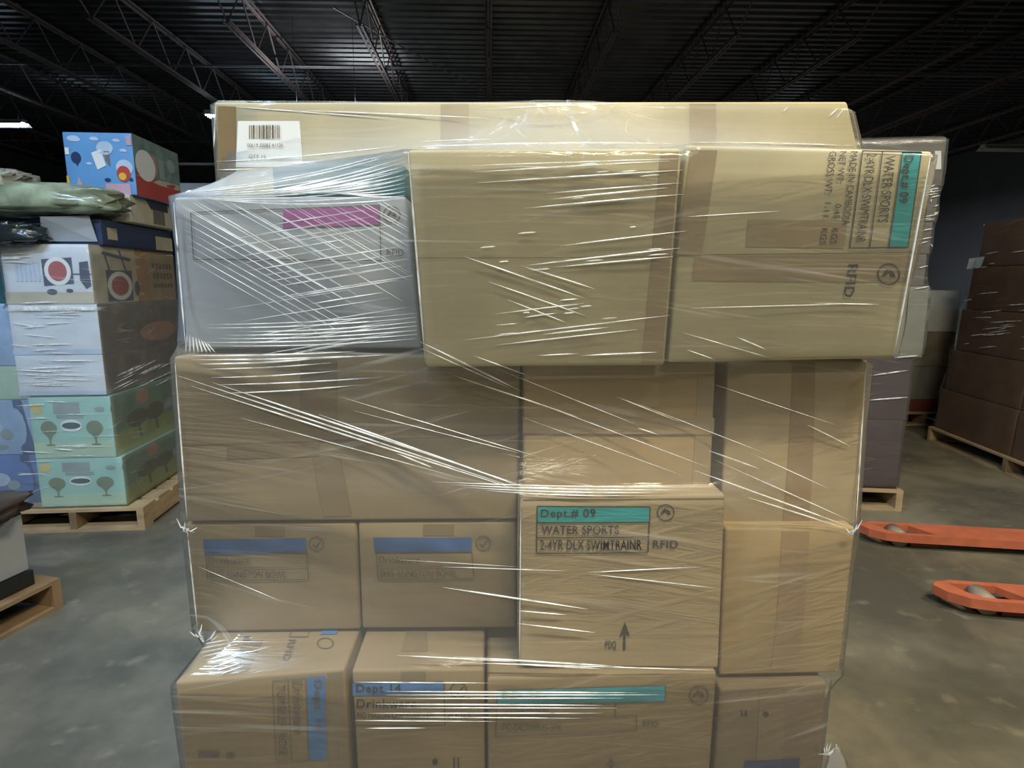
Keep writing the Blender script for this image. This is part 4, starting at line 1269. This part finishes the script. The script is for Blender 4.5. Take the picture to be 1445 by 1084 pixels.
art(c.right, lambda p: p.fill(rect(0.70, 0.3, 0.78, 0.75), 1), 'white_sticker', [M['paper']], c.root)
c = nbox('white_carton', 'large white carton on the black tray by the aisle', 'carton', zk + 0.002, zt, M['white_board'], 0.01)
art(c.right, lambda p: (p.ellipse((0.72, 0.72), 0.05, 0.1, 0), p.line((0.5, 0.45), (0.8, 0.43), 0.03, 0), p.ellipse((0.86, 0.62), 0.025, 0.06, 0)), 'printed_marks', [solid('pale_grey_ink', (0.36, 0.36, 0.37), 0.6)], c.root)
bt = at(2, 722, o_.y - 0.12)
blob('dark_bundle', 'dark brown film covered bundle on the white carton by the aisle', 'bundle', V((bt.x - 0.12, bt.y - 0.05, zt + 0.045)), V((0.16, 0, 0)), V((0, 0.22, 0)), V((0, 0, 0.05)), solid('dark_brown_wrap', (0.05, 0.032, 0.022), 0.35, var=0.4, bump=0.3), 12, 0.2)

# ================================================================== RIGHT SIDE STACKS
# silver wrapped stack
Kc = at_z(1272, 722, 0)
a = math.radians(-9)
vR = V((math.cos(a), math.sin(a), 0)); vB = V((-math.sin(a), math.cos(a), 0))
def rbox(name, label, cat, w0, w1, b0, b1, z0, z1, mat, group, org):
    TR = org + vR * w1 + vB * b0; TL = org + vR * w0 + vB * b0
    return Carton(name, label, cat, [TL + Zv * z1, TR + Zv * z1, TR + Zv * z0, TL + Zv * z0], vB * (b1 - b0), mat, group)
pallet('wooden pallet under the silver wrapped stack', Kc - vR * 1.0, vR, vB, 1.0, 0.9)
KB = []
zz = [0.142, zat(600, Kc.y), zat(508, Kc.y)]
KB.append(rbox('mauve_carton', 'dark mauve wrapped carton resting on the pallet of the silver stack', 'carton', -0.9, -0.03, 0.03, 0.85, zz[0], zz[1] - 0.002, M['purple'], 'cartons of the silver wrapped stack', Kc))
KB.append(rbox('mauve_carton', 'dark mauve wrapped carton, upper one of two in the silver stack', 'carton', -0.9, -0.02, 0.03, 0.85, zz[1], zz[2] - 0.002, M['purple'], 'cartons of the silver wrapped stack', Kc))
z4 = zat(404, Kc.y)
KB.append(rbox('pale_carton', 'pale grey green wrapped carton between mauve and silver cartons', 'carton', -0.9, 0.03, 0.02, 0.88, zz[2], z4 - 0.002, M['pale_green'], 'cartons of the silver wrapped stack', Kc))
prev = z4
for k, py in enumerate((357, 310, 258, 186)):
    z = zat(py, Kc.y)
    names = ('just above the pale grey green carton', 'second above the pale grey green carton', 'third above the pale grey green carton', 'topmost of the silver stack with a white sticker')
    KB.append(rbox('silver_carton', 'silver grey film wrapped carton, ' + names[k], 'carton', -0.9, 0.0 + 0.012 * k, 0.03, 0.85, prev, z - 0.002, M['silver'], 'cartons of the silver wrapped stack', Kc)); prev = z
p = Print(KB[-1].f); p.fill(rect(1319, 213, 1328, 239), 2); p.build('white_sticker', M['paper'], KB[-1].root, 'white sticker')
fm, bv, og = wrap(KB, 0.12, prev + 0.004, dz=0.03, step=0.03, lam=0.05, off=0.012, closed=0.2, seed=8, amp=0.006)
rs = random.Random(5)
for i in range(30):
    y0 = rs.uniform(265, 395); crease(fm, bv, (1290 + rs.uniform(0, 30), y0), (1300 + rs.uniform(10, 40), y0 - 5), 0.003, 6)
for a_, b_ in (((1262, 505), (1318, 500)), ((1230, 530), (1300, 520)), ((1240, 170), (1345, 187)), ((1240, 165), (1242, 200)), ((1290, 408), (1325, 402)), ((1225, 565), (1290, 560))):
    crease(fm, bv, a_, b_, 0.004, 8)
for i in range(14):
    t = i / 14
    crease(fm, bv, (1316 - 44 * t, 505 + 185 * t), (1313 - 44 * t + rs.uniform(-6, 2), 518 + 190 * t), 0.006, 4)
tag(fm.build('stretch_film', [M['film'], M['crease']], None, og, smooth=True), 'crinkled stretch film around the silver and mauve cartons', 'stretch film', 'stretch films')

# sliver of a further stack
Fc = at_z(1262, 601, 0)
pallet('wooden pallet seen in the gap beside the brown stack', Fc, (1, 0, 0), (0, 1, 0), 0.62, 0.9)
zf = [0.142, zat(568, Fc.y + 0.05), zat(520, Fc.y + .05), zat(470, Fc.y + .05), zat(410, Fc.y + .05)]
FB = []
for k, (nm, mt, lb) in enumerate((('red_carton', 'dull_red', 'red carton at the bottom of the pale stack beside the brown stack'), ('pale_carton', 'pale_green', 'pale carton on the red carton'), ('cream_carton', 'dull_cream', 'cream carton under the topmost white carton beside the brown stack'), ('white_carton', 'whitep', 'white carton on top of the pale stack beside the brown stack'))):
    FB.append(Carton(nm, lb, 'carton', [V((Fc.x, Fc.y + .05, zf[k + 1] - .002)), V((Fc.x + 0.58, Fc.y + .05, zf[k + 1] - .002)), V((Fc.x + 0.58, Fc.y + .05, zf[k])), V((Fc.x, Fc.y + .05, zf[k]))], (0, 0.8, 0), M[mt], 'cartons of the pale stack'))

# tall brown wrapped stack
Bf = at_z(1308, 622, 0); Bn = at_z(1445, 682, 0)
w1 = (Bn - Bf); w1.z = 0; w1.normalize(); w2 = V((-w1.y, w1.x, 0))
if w2.x < 0: w2 = -w2
DL = 2.0
pallet('pale wooden pallet under the tall brown wrapped stack', Bf + w1 * DL, -w1, w2, DL, 1.0)
BB = []
ztop = at(1368, 318, (Bf + w2 * 0.1).y).z
rows = 5
for k in range(rows):
    z0 = 0.142 + (ztop - 0.142) * k / rows; z1 = 0.142 + (ztop - 0.142) * (k + 1) / rows - 0.004
    s0, s1 = 0.03 + 0.030 * k, 0.03 + 0.030 * (k + 0.9)
    for j in range(2):
        e0, e1 = ((s0, DL * 0.5), (DL * 0.5 + 0.005, DL - s0))[j]
        e0 += 0.008; e1 -= 0.008
        A0 = Bf + w1 * e0 + w2 * s0; A1 = Bf + w1 * e1 + w2 * s0
        f = [A0 + Zv * z1 + w2 * 0.02, A1 + Zv * z1 + w2 * 0.02, A1 + Zv * z0, A0 + Zv * z0]
        nm = ('bottom', 'second', 'third', 'fourth', 'top')[k]
        BB.append(Carton('brown_carton', 'dark brown carton in the %s layer of the tall stack, %s the pale stack' % (nm, 'next to' if j == 0 else 'away from'), 'carton', f, w2 * (0.9 - s0), M['brown'], 'cartons of the tall brown stack', dent=0.004))
p = Print(BB[8].f); p.fill([(1368, 365), (1390, 362), (1384, 378), (1364, 380)], 2); p.build('white_sticker', M['paper'], BB[8].root, 'white sticker')
fm, bv, og = wrap(BB, 0.10, ztop + 0.004, dz=0.04, step=0.04, lam=0.08, off=0.015, closed=0.1, seed=15, amp=0.01)
for i in range(26):
    x0, y0 = rs.uniform(1355, 1440), rs.uniform(335, 500); crease(fm, bv, (x0, y0), (x0 + rs.uniform(8, 36), y0 - rs.uniform(0, 4)), 0.003, 6)
tag(fm.build('stretch_film', [M['film_thin'], M['crease']], None, og, smooth=True), 'stretch film around the tall dark brown stack', 'stretch film', 'stretch films')

# white rack frame far behind, between the two left stacks
m = MB()
g0, g1 = at(256, 270, 16.0), at(330, 264, 16.0)
rk = thing('storage_rack', 'far white rack frame between the picture tower and the wrapped stack', 'rack', V((g0.x, 16.0, 0)))
for z_, th_, mt in ((at(270, 231, 16).z, 0.05, 'lampmetal'), (at(270, 266, 16).z, 0.26, 'whitep')):
    m = MB(); m.abox(g0.x - 1.2, 16.0, z_ - th_ / 2, g1.x + 0.8, 16.1, z_ + th_ / 2); m.build('rack_beam', M[mt], rk)
for xx in (g0.x - 1.2, g1.x + 0.8):
    m = MB(); m.abox(xx - 0.05, 16.0, 0, xx + 0.05, 16.1, at(270, 225, 16).z); m.build('upright', M['lampmetal'], rk)

# ================================================================== PALLET JACK
JZ = 0.085
T1 = at_z(1215, 743, JZ); T2 = at_z(1322, 830, JZ)
jd = (at_z(1445, 756, JZ) - T1); jd.z = 0; jd.normalize()
jn = V((jd.y, -jd.x, 0))
if jn.y > 0: jn = -jn        # toward the camera
root = thing('pallet_jack', 'red orange pallet jack with its two forks reaching across the floor', 'pallet jack', V((T1.x + 1.2, (T1.y + T2.y) / 2, 0)))
FWD = 0.185
for T in (T1, T2):
    m = MB()
    o = V((T.x, T.y, 0))
    LN = 1.16 if T is T1 else 1.16 - (T2 - T1).dot(jd)
    def P(a, b, z): return o + jd * a + jn * (b * FWD / 2) + Zv * z
    # plan outline: pointed tip, window with a slanted end
    out = [(0.0, -0.35), (0.03, -0.75), (0.10, -1.0), (LN, -1.0), (LN, 1.0), (0.19, 1.0), (0.10, 0.85), (0.03, 0.30)]
    win = [(0.075, -0.62), (0.27, -0.62), (0.36, 0.66), (0.19, 0.66), (0.12, 0.30)]
    # top plate with a window: quads stitched around it
    top = []
    def ring(z, pts): return [P(a, b, z) for a, b in pts]
    zt_, zb_ = JZ, JZ - 0.012
    strips = [([(0.0, -0.35), (0.03, -0.75), (0.10, -1.0), (0.36, -1.0), (0.27, -0.62), (0.075, -0.62)]),
              ([(0.36, -1.0), (LN, -1.0), (LN, 1.0), (0.36, 1.0), (0.36, 0.66), (0.27, -0.62)]),
              ([(0.36, 1.0), (0.19, 1.0), (0.10, 0.85), (0.12, 0.30), (0.19, 0.66), (0.36, 0.66)]),
              ([(0.10, 0.85), (0.03, 0.30), (0.0, -0.35), (0.075, -0.62), (0.12, 0.30)])]
    for st in strips:
        m.poly(list(reversed(ring(zt_, st)))); m.poly(ring(zb_, st))
    for loop, inner in ((out, False), (win, True)):
        for i in range(len(loop)):
            a_, b_ = loop[i], loop[(i + 1) % len(loop)]
            lo = zb_ - (0.0 if inner else 0.03)
            q = [P(*a_, zt_), P(*b_, zt_), P(*b_, lo if not inner else zb_ - 0.02), P(*a_, lo if not inner else zb_ - 0.02)]
            m.quad(*q); m.quad(*[x + (jn * 0.004) for x in reversed(q)])
    fk = m.build('fork', M['fork'], root)
    r_ = MB(); r_.tube([P(0.185, -0.55, 0.046), P(0.185, 0.62, 0.046)], 0.046, 20); r_.build('load_roller', M['roller'], fk, smooth=True)
    u_ = MB(); u_.box(P(0.235, -0.66, 0.012), jd * 0.14, -jn * (-FWD * 0.70), Zv * 0.02); u_.box(P(0.30, -0.5, 0.020), jd * (LN - 0.3), -jn * (-FWD * 0.5), Zv * 0.03); u_.build('push_rod', M['fork_d'], fk)
# heel, pump and handle beyond the frame edge
he = V((T1.x, T1.y, 0)) + jd * 1.16; h2 = V((T2.x, T2.y, 0)) + jd * (1.16 - (T2 - T1).dot(jd))
m = MB(); A = he - jn * 0.09; wv = (h2 - he) + jn * 0.18
m.box(A + Zv * 0.05, wv, jd * 0.10, Zv * 0.22); m.build('heel_frame', M['fork'], root)
mid = (he + h2) / 2 + jd * 0.18
m = MB(); m.tube([mid + Zv * 0.12, mid + Zv * 0.42], 0.06, 16); m.build('hydraulic_pump', M['fork'], root)
m = MB(); m.tube([mid - jn * 0.06 + Zv * 0.09, mid + jn * 0.06 + Zv * 0.09], 0.09, 20); m.build('steering_wheel', M['black'], root)
m = MB(); m.tube([mid + Zv * 0.42, mid + jd * 0.15 + Zv * 1.05], 0.018, 10); m.build('handle_bar', M['steelgrey'], root)
m = MB(); q = mid + jd * 0.16 + Zv * 1.08
m.tube([q - jn * 0.0, q - jn * 0.10 + Zv * 0.03, q - jn * 0.10 + Zv * 0.13, q + jn * 0.10 + Zv * 0.13, q + jn * 0.10 + Zv * 0.03, q], 0.014, 8); m.build('hand_grip', M['black'], root)
